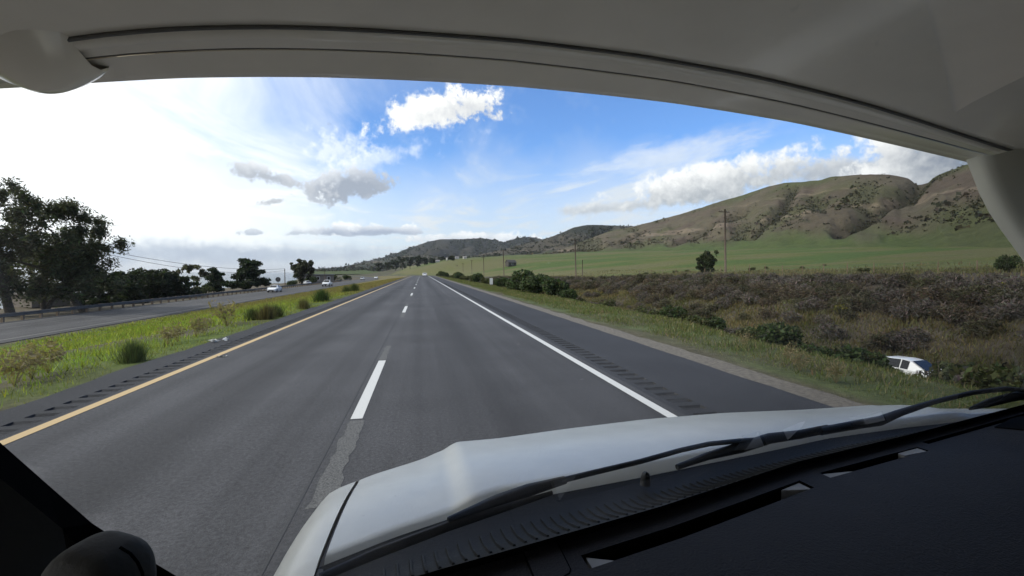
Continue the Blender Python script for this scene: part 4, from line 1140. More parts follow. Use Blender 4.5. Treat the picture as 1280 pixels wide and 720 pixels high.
# ------------------------------------------------------------------ far buildings
def house(name, label, px, d, w, dp, h, wallc, roofc, pitch=0.5, rz=0.0, group=None, win=3, y_off=0.0, zb=None):
    r = ray(px, 340); x, y = r.x * d, r.y * d
    e = empty(name, (x, y, (float(ground(x, y)) if zb is None else zb) - 0.1), rz); tag(e, label, 'building', group)
    wm = simple(name + '_wall', wallc, 0.8, var=0.1); rm = simple(name + '_roof', roofc, 0.85, var=0.2)
    mb = MB(); mb.box((-w/2, -dp/2, 0), (w/2, dp/2, h))
    if pitch > 0: mb.prism([(-w/2, -dp/2, h), (-w/2, dp/2, h), (-w/2, 0, h + dp/2*pitch)], (w, 0, 0))
    mb.build('wall', wm, e)
    mb = MB()
    if pitch > 0:
        for sgn in (-1, 1):
            mb.prism([(-w/2-0.3, sgn*(dp/2+0.4), h-0.4*pitch+0.02), (-w/2-0.3, 0, h+dp/2*pitch+0.03), (-w/2-0.3, 0, h+dp/2*pitch+0.2), (-w/2-0.3, sgn*(dp/2+0.4), h-0.4*pitch+0.18)], (w+0.6, 0, 0))
    else: mb.box((-w/2-0.5, -dp/2-0.5, h), (w/2+0.5, dp/2+0.5, h+0.35))
    mb.build('roof', rm, e)
    for k in range(win):
        xx = -w/2 + w*(k+0.5)/win
        f = MB(); f.box((xx-0.6, -dp/2-0.05, h*0.35), (xx+0.6, -dp/2-0.003, h*0.8)); fo = f.build('window', M['carwhite'], e)
        g = MB(); g.box((xx-0.5, -dp/2-0.07, h*0.38), (xx+0.5, -dp/2-0.051, h*0.77)); g.build('pane', M['carglass'], fo)
    return e
house('barn', 'small dark barn alone on the green field', 638.5, 330, 6.5, 5, 3.0, (0.05, 0.045, 0.04), (0.045, 0.042, 0.04), 0.7, 0.3, win=1)
for px, d, w in ((547, 690, 6), (560, 690, 5), (571, 680, 6), (581, 690, 5)):
    house('farm_building', 'small white farm building among the distant valley trees', px, d, w, 5, 2.6, (0.45, 0.43, 0.40), (0.25, 0.23, 0.22), 0.45, 0.2, 'white farm buildings in the valley', win=2)
house('beach_house', 'low flat roofed grey house above the sea past the lone eucalyptus', 397, 188, 12, 9, 3.2, (0.12, 0.11, 0.10), (0.10, 0.105, 0.11), 0, 0.25, win=3, zb=-2.6)
house('roadside_hut', 'low tan walled hut under the eucalyptus trees behind the guardrail', 45, 60, 6.0, 4, 1.7, (0.12, 0.10, 0.08), (0.10, 0.09, 0.08), 0.25, -0.5, win=0)

# ------------------------------------------------------------------ vehicles
def make_car(name, label, loc, rz, paintm, kind='sedan', group=None, detail=True, roll=0.0):
    e = empty(name, loc, rz); tag(e, label, 'car' if kind != 'pickup' else 'pickup truck', group)
    if roll: e.rotation_euler = (roll, 0, rz)
    if kind == 'sedan':      # x, z_low, z_belt, z_top, half width, half width at top
        S = [(-2.25,.42,.72,.80,.66,.56),(-2.12,.30,.88,.95,.80,.68),(-1.60,.22,.93,1.00,.87,.70),(-0.95,.20,.93,1.38,.89,.60),(-0.15,.20,.92,1.45,.89,.62),(0.35,.20,.91,1.40,.89,.61),
             (1.05,.20,.89,.96,.89,.70),(1.75,.22,.80,.86,.86,.70),(2.12,.30,.68,.74,.78,.62),(2.25,.40,.58,.62,.64,.52)]
    elif kind == 'hatch':
        S = [(-2.05,.42,.80,.86,.66,.56),(-1.98,.30,.95,1.02,.80,.66),(-1.55,.22,.98,1.36,.87,.58),(-0.90,.20,.96,1.50,.89,.61),(-0.1,.20,.94,1.54,.89,.62),(0.35,.20,.93,1.48,.89,.61),
             (1.15,.20,.90,.98,.89,.68),(1.65,.22,.84,.90,.86,.68),(2.0,.30,.74,.78,.78,.60),(2.12,.42,.62,.66,.62,.50)]
    else:
        S = [(-2.75,.55,1.02,1.04,.90,.86),(-2.70,.45,1.10,1.12,.95,.90),(-0.95,.42,1.12,1.14,.97,.90),(-0.85,.42,1.12,1.76,.97,.74),(0.1,.42,1.12,1.84,.97,.76),(0.55,.42,1.11,1.80,.97,.75),
             (1.2,.42,1.10,1.17,.97,.82),(2.2,.45,1.06,1.12,.95,.80),(2.62,.5,.92,.96,.90,.76),(2.7,.6,.8,.84,.8,.7)]
    rows = []
    for x, zl, zb, zt, hw, ht in S:
        rows.append([(x,-hw*.86,zl),(x,-hw,zl+.22*(zb-zl)),(x,-hw,zb-.25*(zb-zl)),(x,-hw*.965,zb),(x,-ht,zt-.03),(x,-ht*.6,zt),(x,0,zt+.012),
                     (x,ht*.6,zt),(x,ht,zt-.03),(x,hw*.965,zb),(x,hw,zb-.25*(zb-zl)),(x,hw,zl+.22*(zb-zl)),(x,hw*.86,zl)])
    rows = np.array(rows)
    mb = MB(); mb.grid(rows)
    n = len(S); c = rows.shape[1]
    mb.add(rows[0], [tuple(range(c))]); mb.add(rows[-1], [tuple(range(c))[::-1]])
    body = mb.build('body', paintm, e, False)
    def pane(i, j0, j1, nm, shrink=0.10, off=0.012):
        quad = [Vector(rows[i][j0]), Vector(rows[i+1][j0]), Vector(rows[i+1][j1]), Vector(rows[i][j1])]
        ctr = sum(quad, Vector()) / 4
        nrm = (quad[1]-quad[0]).cross(quad[3]-quad[0]).normalized()
        if nrm.dot(ctr - Vector((0, 0, 0.6))) < 0: nrm = -nrm
        q2 = [q + (ctr-q)*shrink + nrm*off for q in quad]
        mb = MB(); mb.prism([q - nrm*0.004 for q in q2], nrm*0.006); mb.build(nm, M['carglass'], e)
    for i in range(n-1):
        ca_, cb_ = S[i][3]-S[i][2], S[i+1][3]-S[i+1][2]
        if ca_ > .3 and cb_ > .3:
            pane(i, 3, 4, 'side_window'); pane(i, 9, 8, 'side_window')
        elif (ca_ > .3) != (cb_ > .3):
            pane(i, 4, 8, 'windscreen' if cb_ < ca_ else 'rear_window', 0.10, 0.056)
    xs_w = (S[-1][0] - 0.88, S[0][0] + 0.85); hw = max(s[4] for s in S); wr = 0.32 if kind != 'pickup' else 0.39
    for xw in xs_w:
        for sg in (-1, 1):
            mb = MB(); mb.tube([(xw, sg*(hw-.2), wr), (xw, sg*(hw+.012), wr)], wr, 16); w = mb.build('wheel', M['tyre'], e)
            mb = MB(); mb.tube([(xw, sg*(hw+.005), wr), (xw, sg*(hw+.022), wr)], wr*.62, 12); mb.build('rim', M['rim'], w)
    fx = S[-1][0]; fz = S[-2][2]
    for sg in (-1, 1):
        mb = MB(); mb.box((fx-.20, sg*.60-.16, fz-.16), (fx-.015, sg*.60+.16, fz-.02)); mb.build('headlight', M['lamp'], e)
        mb = MB(); mb.box((S[0][0]-.01, sg*.58-.14, S[1][2]-.22), (S[0][0]+.16, sg*.58+.14, S[1][2]-.06)); mb.build('tail_light', M['redlamp'], e)
        mb = MB(); mb.box((S[6][0]-.25, sg*(hw+.10)-.09, S[6][2]+.02), (S[6][0]-.10, sg*(hw+.10)+.09, S[6][2]+.16)); mb.build('wing_mirror', paintm, e)
    mb = MB(); mb.box((fx-.10, -.42, S[-1][1]), (fx+.012, .42, fz-.2)); mb.build('grille', M['blackplastic'], e)
    return e
def oncoming(px, X): 
    r = ray(px, 340); k = X / r.x; return (X, r.y * k, -2.325)
make_car('sedan', 'white oncoming sedan on the opposite road below the sea', oncoming(343, -29.6), R(-90), M['carwhite'], 'sedan')
make_car('pickup_truck', 'white oncoming pickup truck behind the white sedan', oncoming(409, -26.6), R(-90), M['carwhite'], 'pickup')
make_car('parked_car', 'pale car parked beyond the guardrail under the lone eucalyptus', (*[ray(384, 340)[i] * 156 for i in (0, 1)], float(ground(ray(384, 340).x * 156, ray(384, 340).y * 156))), R(-60), M['carsilver'], 'sedan')
make_car('sedan', 'silver oncoming car far along the opposite road', oncoming(453, -30.5), R(-90), M['carsilver'], 'hatch')
make_car('sedan', 'small white oncoming car farthest along the opposite road', oncoming(470, -27.0), R(-90), M['carwhite'], 'hatch')
make_car('sedan', 'white car driving ahead far down the same road', (1.25, 186, float(zr(186)) + 0.005), R(90), M['carwhite'], 'sedan')
p = Pd(1139, 447, 27.5)
gz = float(ground(p.x, p.y))
make_car('hatchback', 'white hatchback half hidden in the brush at the bottom of the gully', (p.x, p.y, p.z - 1.57), R(-84), M['carwhite'], 'hatch')
DITCH = (p.x, p.y, p.z - 1.57, gz)

# ------------------------------------------------------------------ the motorhome we sit in
MX = 0.85
mh = empty('motorhome', (MX, 0, 0))
tag(mh, 'white motorhome seen from its driving seat, with hood, wipers, dashboard and cab overhang', 'motorhome')
OFF = (-MX, 0, 0)
M['rvwhite'] = simple('white_hood_paint', (0.90, 0.90, 0.84), 0.38, var=0.06, vscale=9, coat=0.5, bmp=0.02, bscale=30)
M['rvwhite'].node_tree.nodes['Principled BSDF'].inputs['Coat Roughness'].default_value = 0.2
M['gel'] = simple('grey_white_gelcoat', (0.88, 0.79, 0.65), 0.22, var=0.05, vscale=5, coat=0.5, bmp=0.35, bscale=3.0)
M['cream'] = simple('cream_gelcoat', (0.90, 0.86, 0.72), 0.4, var=0.05, vscale=5)
M['seal'] = simple('dark_sealant', (0.14, 0.13, 0.115), 0.6)
M['dash'] = simple('dark_dash_vinyl', (0.019, 0.017, 0.0175), 0.72, var=0.2, vscale=6, bmp=0.4, bscale=260, spec=0.28)
M['greyfin'] = simple('grey_vent_plastic', (0.30, 0.30, 0.30), 0.7, bmp=0.3, bscale=500)
M['cowl'] = simple('cowl_plastic', (0.009, 0.010, 0.011), 0.6, bmp=0.2, bscale=200, spec=0.35)
M['trim'] = simple('grey_pillar_trim', (0.055, 0.052, 0.047), 0.75, bmp=0.15, bscale=250)
M['lining'] = simple('dark_cab_lining', (0.05, 0.048, 0.045), 0.9)
M['frit'] = simple('black_glass_border', (0.003, 0.003, 0.003), 0.9, spec=0.05)

m, nt, b = material('windscreen_glass')
t_ = m.node_tree
lw = nt.n('ShaderNodeLayerWeight'); lw.inputs[0].default_value = 0.5
r1 = nt.m('ADD', nt.m('MULTIPLY', nt.m('POWER', lw.outputs['Facing'], 5.0), 0.96), 0.04)
fr = nt.m('DIVIDE', nt.m('MULTIPLY', r1, 2.0), nt.m('ADD', r1, 1.0))
tr = nt.n('ShaderNodeBsdfTransparent'); tr.inputs[0].default_value = (0.93, 0.95, 0.94, 1)
gl = nt.n('ShaderNodeBsdfGlossy'); gl.inputs['Roughness'].default_value = 0.0
mx = nt.n('ShaderNodeMixShader'); nt.put(mx.inputs[0], fr)
t_.links.new(tr.outputs[0], mx.inputs[1]); t_.links.new(gl.outputs[0], mx.inputs[2])
# road film and specks on the glass
tcg = nt.n('ShaderNodeTexCoord')
film = nt.m('MULTIPLY', nt.sstep(nt.noise(tcg.outputs['Object'], 2.6, 4, 0.55, 1.2), 0.46, 0.72), 0.020)
spk = nt.m('MULTIPLY', nt.sstep(nt.noise(tcg.outputs['Object'], 95.0, 2, 0.5), 0.74, 0.80), 0.10)
dirt = nt.m('ADD', nt.m('ADD', film, spk), 0.003)
tl = nt.n('ShaderNodeBsdfTranslucent'); tl.inputs[0].default_value = (0.75, 0.73, 0.68, 1)
mx0 = mx; mx = nt.n('ShaderNodeMixShader'); nt.put(mx.inputs[0], dirt)
t_.links.new(mx0.outputs[0], mx.inputs[1]); t_.links.new(tl.outputs[0], mx.inputs[2])
t_.links.new(mx.outputs[0], t_.nodes['Material Output'].inputs[0])
M['glass'] = m

def bul(X): return 0.020 * ss(X, 0.045, 0.10) * (1 - ss(X, 1.55, 1.65))
def curve(px, zf):
    """photo points at height zf(X) -> arrays X, Y sorted by X"""
    r = []
    for a, b_ in px:
        p = Pz(a, b_, zf(0.5))
        for it in range(5): p = Pz(a, b_, float(zf(p.x)))
        r.append((p.x, p.y, p.z))
    r.sort(); return np.array(r)
CF = curve([(440, 600), (460, 590), (500, 578), (535, 567), (552, 557), (563, 552.5), (620, 544), (700, 533), (800, 521), (900, 513), (1000, 509), (1110, 508), (1200, 513), (1238, 516)], lambda X: 1.305 + bul(X))
CR = curve([(320, 745), (377, 716), (490, 671), (580, 641), (625, 625), (700, 611), (790, 594), (849, 582), (957, 560), (1036, 543), (1119, 531), (1175, 524), (1237, 517)], lambda X: 1.36)
CB = curve([(380, 775), (450, 745), (531, 720), (651, 686), (820, 637), (987, 582), (1137, 545), (1280, 507), (1420, 474)], lambda X: 1.395)
Yf = lambda X: np.interp(X, CF[:, 0], CF[:, 1]); Yr = lambda X: np.interp(X, CR[:, 0], CR[:, 1]); Yb = lambda X: np.interp(X, CB[:, 0], CB[:, 1])
def hood_z(X, t): return 1.36 + (1.305 - 1.36) * t + bul(X) * (0.55 + 0.45 * t) + 0.012 * np.sin(np.pi * np.clip(t, 0, 1))
def hood_grid(Xs, zdrop=None):
    nose = [(0.02, -0.004), (0.045, -0.014), (0.065, -0.032), (0.08, -0.07), (0.09, -0.14), (0.095, -0.4)]
    P = []
    for i, X in enumerate(Xs):
        yr_, yf_ = float(Yr(X)) - 0.006, float(Yf(X)) - 0.035
        rowp = []
        for t in np.linspace(0, 1, 18):
            y = yr_ + (yf_ - yr_) * t
            z = float(hood_z(X, t)) - (0.03 if t == 0 else 0) + (0 if zdrop is None else zdrop[i])
            rowp.append((X, y, z))
        for dy, dzv in nose: rowp.append((X, yf_ + dy, rowp[17][2] + dzv))
        P.append(rowp)
    return np.array(P)
# smooth the front line a little
_xs = np.linspace(-0.30, 2.0, 240); _yy = np.interp(_xs, CF[:, 0], CF[:, 1]); _k = np.hanning(11); _k /= _k.sum()
_sm = np.convolve(np.pad(_yy, 5, mode='edge'), _k, mode='valid'); Yf = lambda X: np.interp(X, _xs, _sm)
SHUT = -0.150
mb = MB(); mb.grid(hood_grid(np.concatenate([np.linspace(SHUT + 0.004, 0.2, 46), np.linspace(0.2, 1.9, 70)[1:]])))
hood = mb.build('hood', M['rvwhite'], mh, True, OFF)
fx = [SHUT - 0.004, SHUT - 0.02, SHUT - 0.04, SHUT - 0.06, SHUT - 0.078, SHUT - 0.09, SHUT - 0.098, SHUT - 0.10]
fd = [0, -0.001, -0.006, -0.016, -0.035, -0.07, -0.14, -0.5]
G = hood_grid(fx, fd); G[:, 0, 1] -= 0.25
mb = MB(); mb.grid(G); mb.build('fender', M['rvwhite'], mh, True, OFF)
mb = MB()
sp_ = [(SHUT, float(Yr(SHUT)) - 0.06 + q * (float(Yf(SHUT)) - float(Yr(SHUT)) + 0.02), float(hood_z(SHUT, q)) - 0.012) for q in np.linspace(0, 1, 14)]
mb.tube(sp_, 0.007, 6); mb.build('shut_line_seal', M['seal'], mh, False, OFF)

# cowl with its ribs
def cowl_pt(X, t):
    ya, yb = float(Yr(X)) + 0.01, float(Yb(X)) + 0.012
    return (X, ya + (yb - ya) * t, 1.352 + 0.035 * t - 0.022 * math.sin(math.pi * t))
mb = MB(); mb.grid(np.array([[cowl_pt(X, t) for t in np.linspace(0, 1.0, 8)] for X in np.linspace(-0.22, 1.85, 70)]))
cowl = mb.build('cowl', M['cowl'], mh, True, OFF)
for X in np.arange(-0.12, 1.78, 0.019):
    ts = (0.38, 0.58, 0.82)
    a = [Vector(cowl_pt(X + 0.012 * t, t)) for t in ts]
    v = []
    for p in a: v += [p + Vector((-0.0035, 0, -0.004)), p + Vector((-0.0015, 0, 0.0032)), p + Vector((0.0015, 0, 0.0032)), p + Vector((0.0035, 0, -0.004))]
    mb = MB(); mb.add([tuple(q) for q in v], [(0, 1, 5, 4), (1, 2, 6, 5), (2, 3, 7, 6), (4, 5, 9, 8), (5, 6, 10, 9), (6, 7, 11, 10), (0, 3, 2, 1), (8, 9, 10, 11)])
    mb.build('rib', M['cowl'], cowl)
# washer nozzle
p = Pz(807, 594, 1.375)
mb = MB(); mb.tube([p + Vector((0, 0, -0.02)), p + Vector((0, 0, -0.006)), p + Vector((0, -0.002, 0.002)), p + Vector((0.0, -0.006, 0.004))], [0.011, 0.010, 0.008, 0.004], 10); mb.build('washer_nozzle', M['blackplastic'], cowl, True)
def flat_tube(pts, w, h):
    mb = MB(); mb.tube(pts, 1.0, 8)
    V = mb.v[-1].reshape(len(pts), 8, 3)
    for i, p in enumerate(pts):
        c = np.array(p); q = V[i] - c
        ww = w[i] if hasattr(w, '__len__') else w; hh = h[i] if hasattr(h, '__len__') else h
        z = q[:, 2:3]; xy = q.copy(); xy[:, 2] = 0
        V[i] = c + xy * ww + np.concatenate([np.zeros((8, 2)), z * hh], 1)
    mb.v[-1] = V.reshape(-1, 3)
    return mb
def zp(l): return [Pz(a, b_, z) for a, b_, z in l]
w1 = empty('driver_wiper', (-MX, 0, 0)); w1.parent = mh
flat_tube(zp([(700, 601, 1.408), (745, 590, 1.418), (800, 577, 1.424), (850, 563, 1.424), (886, 555, 1.42), (925, 551, 1.412), (962, 549, 1.40)]), [.006, .005, .005, .006, .007, .009, .012], [.005] * 7).build('arm', M['blackplastic'], w1, True)
flat_tube(zp([(560, 651, 1.398), (620, 628, 1.404), (660, 613, 1.408), (706, 600, 1.410)]), [.004, .012, .011, .008], [.006, .012, .011, .007]).build('arm_head', M['blackplastic'], w1, True)
flat_tube(zp([(400, 722, 1.38), (470, 692, 1.385), (560, 658, 1.39), (640, 632, 1.40), (690, 616, 1.40)]), [.005, .006, .006, .005, .003], [.006, .008, .008, .006, .004]).build('blade', M['blackplastic'], w1, True)
flat_tube(zp([(846, 584, 1.385), (885, 570, 1.395), (927, 559, 1.40), (962, 548, 1.402), (1000, 543, 1.402), (1035, 536, 1.40)]), [.005, .009, .012, .013, .011, .011], [.006, .008, .012, .012, .010, .010]).build('link_arm', M['blackplastic'], w1, True)
w2 = empty('passenger_wiper', (-MX, 0, 0)); w2.parent = mh
flat_tube(zp([(1025, 539, 1.40), (1070, 531, 1.405), (1100, 526, 1.41), (1122, 517, 1.42), (1165, 503, 1.44), (1215, 491, 1.46), (1257, 486, 1.475), (1300, 489, 1.48), (1350, 496, 1.48)]), [.010, .011, .013, .011, .009, .008, .008, .007, .006], [.010, .011, .012, .009, .006, .006, .006, .005, .005]).build('arm', M['blackplastic'], w2, True)
flat_tube(zp([(1212, 511, 1.435), (1235, 504, 1.445), (1262, 497, 1.455), (1300, 490, 1.465), (1360, 480, 1.47)]), [.003, .008, .009, .009, .008], [.004, .011, .012, .012, .01]).build('blade', M['blackplastic'], w2, True)

# windscreen
def glass_pt(X, s): return (X, float(Yb(X)) - 0.60 * s - 0.06 * s * s, 1.392 + 0.87 * s)
mb = MB(); mb.grid(np.array([[glass_pt(X, s) for X in np.linspace(-0.34, 1.86, 26)] for s in np.linspace(0, 1, 12)]))
mb.build('windscreen', M['glass'], mh, True, OFF)
# black border at the foot of the glass
P = np.array([[(X, float(Yb(X)) - 0.004, 1.388), (X, float(Yb(X)) - 0.006 - 0.60 * 0.022, 1.392 + 0.87 * 0.022)] for X in np.linspace(-0.34, 1.86, 50)])
mb = MB(); mb.grid(P); mb.build('glass_border', M['frit'], mh, True, OFF)

# dashboard with recessed defroster slots
SL = [(0.215, 0.700, 0.048, 0.080), (0.765, 1.095, 0.044, 0.068), (1.14, 1.66, 0.030, 0.044)]
xs = sorted(set([round(v, 4) for v in list(np.linspace(-0.33, 1.84, 60)) + [a for s_ in SL for a in s_[:2]]]))
ts = sorted(set([0.0, 0.005, 0.016] + [a for s_ in SL for a in s_[2:]] + [0.10, 0.16, 0.24, 0.34, 0.44, 0.56, 0.60, 0.62, 0.63]))
def dash_pt(X, t):
    z = 1.392 + 0.010 * math.sin(min(t, 0.5) / 0.5 * math.pi) 
    z -= 0.035 * max(0.0, (t - 0.30) / 0.3) ** 2
    if t >= 0.60: z -= {0.60: 0.0, 0.62: 0.03, 0.63: 0.3}.get(t, 0)
    return (X, float(Yb(X)) - 0.002 - t, z)
V = [dash_pt(X, t) for X in xs for t in ts]; nT = len(ts); Fs = []
def in_slot(x0, x1, t0, t1):
    return any(x0 >= s_[0] - 1e-6 and x1 <= s_[1] + 1e-6 and t0 >= s_[2] - 1e-6 and t1 <= s_[3] + 1e-6 for s_ in SL)
for i in range(len(xs) - 1):
    for j in range(nT - 1):
        if not in_slot(xs[i], xs[i+1], ts[j], ts[j+1]): Fs.append((i*nT+j, i*nT+j+1, (i+1)*nT+j+1, (i+1)*nT+j))
mb = MB(); mb.add(V, Fs); dash = mb.build('dashboard', M['dash'], mh, True, OFF)
for x0, x1, t0, t1 in SL:
    sx = [x for x in xs if x0 - 1e-6 <= x <= x1 + 1e-6]
    top = [dash_pt(x, t0) for x in sx] + [dash_pt(x, t1) for x in sx[::-1]]
    mb = MB(); n = len(top); low_ = [(x, y, z - 0.05) for x, y, z in top]
    mb.add(top + low_, [(i, (i+1) % n, n + (i+1) % n, n + i) for i in range(n)] + [tuple(range(n, 2*n))])
    mb.build('defroster_slot', M['frit'], dash)
def fin(l, h):
    """small moulded wedge at the end of a slot"""
    pts = [Vector(p) for p in l]
    mb = MB(); mb.prism([p + Vector((0, 0, -0.03)) for p in pts], (0, 0, 0.03 + h)); mb.build('slot_end', M['greyfin'], dash, False)
fin([dash_pt(0.222, 0.050), dash_pt(0.222, 0.078), dash_pt(0.262, 0.078)], -0.004)
fin([dash_pt(0.640, 0.052), dash_pt(0.695, 0.078), dash_pt(0.695, 0.050)], -0.003)
fin([dash_pt(0.77, 0.046), dash_pt(0.77, 0.067), dash_pt(0.85, 0.067), dash_pt(0.83, 0.060)], -0.003)
fin([dash_pt(1.02, 0.046), dash_pt(1.02, 0.060), dash_pt(1.092, 0.066), dash_pt(1.092, 0.046)], -0.002)
# square cover with a seam
q = zp([(652, 686, 1.394), (690, 677, 1.394), (697, 680, 1.394), (713, 712, 1.396), (712, 717, 1.396), (700, 724, 1.396), (672, 733, 1.396)])
mb = MB(); mb.tube(q + [q[0]], 0.0016, 6); mb.build('cover_seam', M['frit'], dash)
mb = MB(); mb.prism(q[::-1], (0, 0, 0.0012)); mb.build('sensor_cover', M['dash'], dash)
# flat black plate stands in for the shaded recess at the right end
q = [dash_pt(1.42, 0.055), dash_pt(1.46, 0.10), dash_pt(1.60, 0.15), dash_pt(1.82, 0.16), dash_pt(1.82, 0.05), dash_pt(1.55, 0.04)]
mb = MB(); mb.prism([(x, y, z + 0.001) for x, y, z in q], (0, 0, 0.0015)); mb.build('speaker_recess_shade', M['frit'], dash)

# left pillar, its trim and the rounded housing below it
def Pl(l): return [Pd(a, b_, d_ * 0.56) for a, b_, d_ in l]
up_ = Pl([(-160, 425, .40), (-60, 504, .44), (0, 553, .47), (60, 606, .50), (115, 654, .53), (170, 690, .56), (222, 721, .59), (300, 765, .63)])
lo_ = Pl([(-160, 470, .38), (-60, 552, .42), (0, 602, .45), (40, 633, .47), (75, 661, .49), (105, 690, .52), (140, 722, .55), (200, 775, .59)])
n = len(up_); th = Vector((-0.03, 0.01, -0.015))
mb = MB(); mb.add([tuple(p) for p in up_ + lo_] + [tuple(p + th) for p in up_ + lo_],
                  [(i, i+1, n+i+1, n+i) for i in range(n-1)] + [(2*n+i, 3*n+i, 3*n+i+1, 2*n+i+1) for i in range(n-1)] + [(i, 2*n+i, 2*n+i+1, i+1) for i in range(n-1)] + [(n+i, n+i+1, 3*n+i+1, 3*n+i) for i in range(n-1)])
pil = mb.build('windscreen_pillar', M['frit'], mh, False, OFF)
tr_ = Pl([(-160, 466, .375), (-60, 548, .415), (0, 598, .445), (40, 630, .465), (78, 661, .485), (84, 690, .485), (84, 780, .485)])
tl_ = Pl([(-260, 560, .36), (-160, 640, .38), (-120, 680, .40), (-80, 720, .41), (-40, 760, .42), (0, 800, .43), (40, 840, .44)])
n = len(tr_)
mb = MB(); mb.grid(np.array([[tuple(a.lerp(b_, k)) for k in np.linspace(0, 1, 5)] for a, b_ in zip(tr_, tl_)])); mb.build('pillar_trim', M['trim'], mh, True, OFF)
ctr = Pd(116, 780, .40 * 0.56); ax_x, ax_z, ax_y = 0.0208, 0.0424, 0.0205
P = []
for i in range(29):
    v = -math.pi / 2 + math.pi * i / 28; rowp = []
    for j in range(57):
        u = 2 * math.pi * j / 56
        pw = lambda c, e: math.copysign(abs(c) ** e, c)
        rowp.append((ax_x * pw(math.cos(v), .55) * pw(math.cos(u), .6), ax_y * pw(math.cos(v), .55) * pw(math.sin(u), .6), ax_z * pw(math.sin(v), .62)))
    P.append(rowp)
P = np.array(P); Rm = np.array(Matrix.Rotation(-YAW - R(8), 3, 'Z') @ Matrix.Rotation(R(10), 3, 'Y')); P = P @ Rm.T + np.array(ctr)
mb = MB(); mb.grid(P); pod = mb.build('rounded_housing', M['trim'], mh, True, OFF)
mb = MB(); mb.tube(Pl([(150, 684, .345), (163, 692, .345), (172, 703, .347), (178, 716, .35), (180, 740, .35)]), 0.0006, 6); mb.build('housing_seam', M['frit'], pod)

# overhang above the windscreen
A_ = [(-60, 112), (30, 111), (90, 108), (120, 104), (220, 96), (320, 95), (400, 96), (500, 101), (640, 109), (840, 129), (990, 152), (1140, 187), (1215, 204), (1300, 226)]
B_ = [(-60, 108), (30, 87), (90, 77), (150, 70), (220, 66), (300, 63), (400, 64), (500, 68), (640, 77), (840, 102), (990, 132), (1140, 170), (1215, 188), (1300, 211)]
C_ = [(-60, 90), (50, 62), (90, 54), (125, 49), (225, 41), (350, 39), (430, 42), (500, 46), (640, 54), (790, 72), (940, 100), (1090, 137), (1190, 168), (1300, 203)]
def smooth_row(px, y, n=60):
    pts = np.array([tuple(Py(a, b_, y)) for a, b_ in px]); o_ = np.argsort(pts[:, 0]); pts = pts[o_]
    X = np.linspace(-1.22, 2.02, n)  # left end stretched past the body, out of view, to shade the hood
    # smooth interpolation by a low order fit plus the local residual
    c = np.polyfit(pts[:, 0], pts[:, 2], 5)
    return np.stack([X, np.full(n, y), np.polyval(c, X) * 0.6 + 0.4 * np.interp(X, pts[:, 0], pts[:, 2])], -1)
ra_, rb_, rc_ = smooth_row(A_, 1.12), smooth_row(B_, 1.03), smooth_row(C_, 0.965)
def sh(r, dy, dzv): q = r.copy(); q[:, 1] += dy; q[:, 2] += dzv; return q
rows = [sh(ra_, 0.03, 0.9), sh(ra_, 0.10, 0.5), sh(ra_, 0.085, 0.16), sh(ra_, 0.045, 0.05), sh(ra_, 0.012, 0.008), ra_, sh(ra_, -0.02, 0.003), ra_ * 0.5 + rb_ * 0.5, rb_]
mb = MB(); mb.grid(np.array(rows)); oh = mb.build('overhang', M['gel'], mh, True, OFF)
mb = MB(); mb.grid(np.array([sh(rb_, 0.006, 0.004), sh(rb_, -0.003, 0.003), rb_ * 0.7 + rc_ * 0.3 + np.array((0, 0, -0.004)), rb_ * 0.5 + rc_ * 0.5 + np.array((0, 0, 0.002)),
                             rb_ * 0.35 + rc_ * 0.65 + np.array((0, 0, -0.003)), sh(rc_, 0.006, 0.0), sh(rc_, -0.002, 0.008), sh(rc_, -0.004, 0.02)])); mb.build('overhang_trim', M['gel'], oh, True)
for r_, w_ in ((sh(rb_, -0.002, 0.003), 0.0018), (sh(rc_, -0.004, 0.006), 0.0045)):
    mb = MB(); mb.tube([tuple(p) for p in r_], w_, 6); mb.build('seam', M['seal'], oh, True)
zz = rc_.copy()
back = [sh(rc_, 0.004, 0.016), sh(rc_, -0.006, 0.008), sh(rc_, -0.03, 0.009), sh(rc_, -0.12, 0.012), sh(rc_, -0.30, 0.02), sh(rc_, -0.50, 0.035), sh(rc_, -0.70, 0.05), sh(rc_, -0.95, 0.07)]
mb = MB(); mb.grid(np.array(back)); mb.build('overhang_underside', M['gel'], oh, True)
# rolled left end of the overhang
lip = [(-90, 20), (-60, 52), (-25, 79), (0, 95), (30, 111), (58, 119), (85, 117), (107, 107), (122, 98), (128, 88)]
_l = np.array(lip, float); _q = np.linspace(0, len(lip) - 1, 64); _k = np.hanning(15); _k /= _k.sum()
lip = list(zip(*[np.convolve(np.pad(np.interp(_q, np.arange(len(_l)), _l[:, c_]), 7, mode='reflect', reflect_type='odd'), _k, mode='valid') for c_ in (0, 1)]))
rws = []
for y, dz_, dx_ in ((1.075, 0.10, 0.03), (1.07, 0.045, 0.016), (1.06, 0.014, 0.006), (1.045, 0.002, 0.0), (1.02, 0.0, 0.0), (0.985, 0.010, 0.002), (0.95, 0.030, 0.008), (0.91, 0.062, 0.015), (0.87, 0.11, 0.025)):
    rws.append([tuple(Py(a, b_ + 2, 1.05) + Vector((dx_, y - 1.05, dz_))) for a, b_ in lip])
mb = MB(); mb.grid(np.array(rws)); mb.build('overhang_end', M['gel'], oh, True)
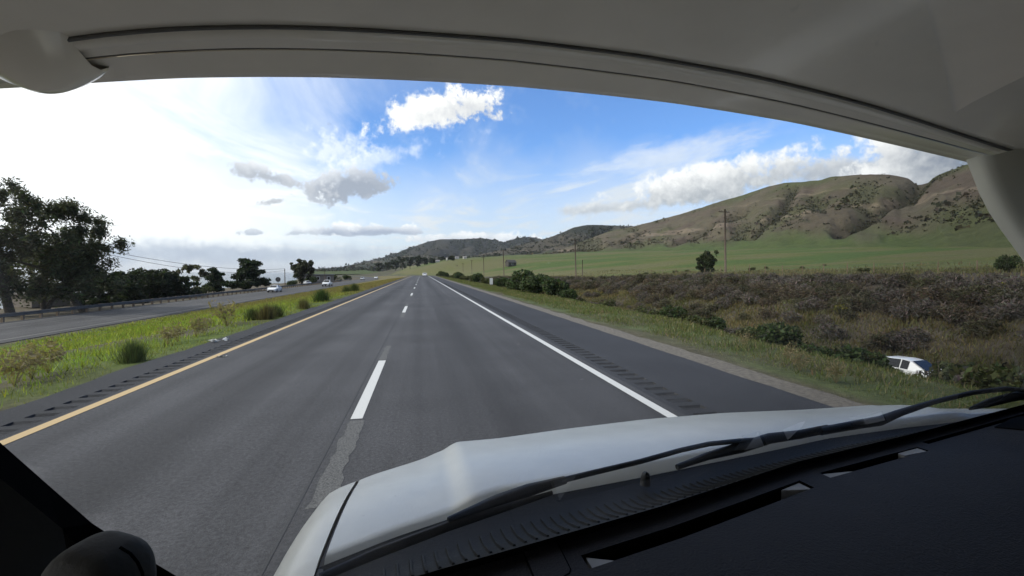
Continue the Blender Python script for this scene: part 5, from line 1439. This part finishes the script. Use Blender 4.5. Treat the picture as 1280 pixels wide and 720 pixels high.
# cream fairing at the right end
fr_ = [(1230, 194), (1237, 212), (1247, 238), (1259, 262), (1275, 286), (1291, 308), (1317, 345)]
g0 = [Py(a, b_, 0.98) for a, b_ in fr_]
G = []
for p in g0: G.append([tuple(p + Vector((0.012, 0.05, 0.0))), tuple(p + Vector((0.0, 0.02, 0))), tuple(p), tuple(p + Vector((0.02, -0.012, 0.0))), tuple(p + Vector((0.06, -0.03, 0.01))), tuple(p + Vector((0.16, -0.06, 0.04))), tuple(p + Vector((0.34, -0.10, 0.08)))])
mb = MB(); mb.grid(np.array(G)); mb.build('side_fairing', M['cream'], mh, True, OFF)

# cab shell behind the camera
def panel(name, lo, hi, mat=None):
    mb = MB(); mb.box(lo, hi); return mb.build(name, mat or M['lining'], mh, False, OFF)
panel('cab_roof', (-1.20, -1.6, 2.36), (2.0, 0.02, 2.44))
panel('overhang_side', (-1.24, -1.6, 2.14), (-1.20, 1.10, 3.1), M['gel'])  # unseen left wall set wider than the body so its shadow covers the hood
panel('overhang_side', (2.0, -1.6, 2.14), (2.04, 1.10, 3.1), M['gel'])
panel('overhang_roof', (-1.24, -1.6, 3.05), (2.04, 1.16, 3.12), M['gel'])
panel('cab_rear_wall', (-0.95, -1.64, 0.5), (2.0, -1.6, 2.40))
panel('passenger_door', (1.92, -1.6, 0.5), (1.97, 1.02, 1.57))
panel('passenger_door_header', (1.92, -1.6, 2.02), (1.97, 0.45, 2.40))
panel('passenger_door_post', (1.92, -1.6, 1.57), (1.97, -0.55, 2.02))
panel('passenger_door_post', (1.92, 0.20, 1.57), (1.97, 1.0, 2.02))
panel('driver_door', (-0.42, -1.6, 0.5), (-0.37, 0.40, 1.38))
panel('driver_door_header', (-0.42, -1.6, 2.0), (-0.37, 0.20, 2.40))
panel('driver_door_post', (-0.42, -1.6, 1.38), (-0.37, -0.35, 2.0))
panel('cab_floor', (-0.40, -1.6, 0.48), (1.95, 0.70, 0.52))
# ------------------------------------------------------------------ haze
m, nt, b = material('haze_air')
m.node_tree.nodes.remove(b)
pv = nt.n('ShaderNodeVolumePrincipled')
pv.inputs['Color'].default_value = (0.93, 0.96, 1.0, 1)
pv.inputs['Density'].default_value = 0.00005
pv.inputs['Anisotropy'].default_value = 0.3
m.node_tree.links.new(pv.outputs[0], m.node_tree.nodes['Material Output'].inputs['Volume'])
mb = MB(); mb.box((-30500, -20500, -60), (30500, 30500, 330))
hz = mb.build('haze', m); tag(hz, 'thin pale sea haze in the air', 'haze', kind='stuff')
print('zmax', max(float(h['Z'].max()) for h in (H1, H2, H3, H4)), 'ground', GZ.min(), GZ.max())
print('DITCH', DITCH, 'objects', len(bpy.data.objects))
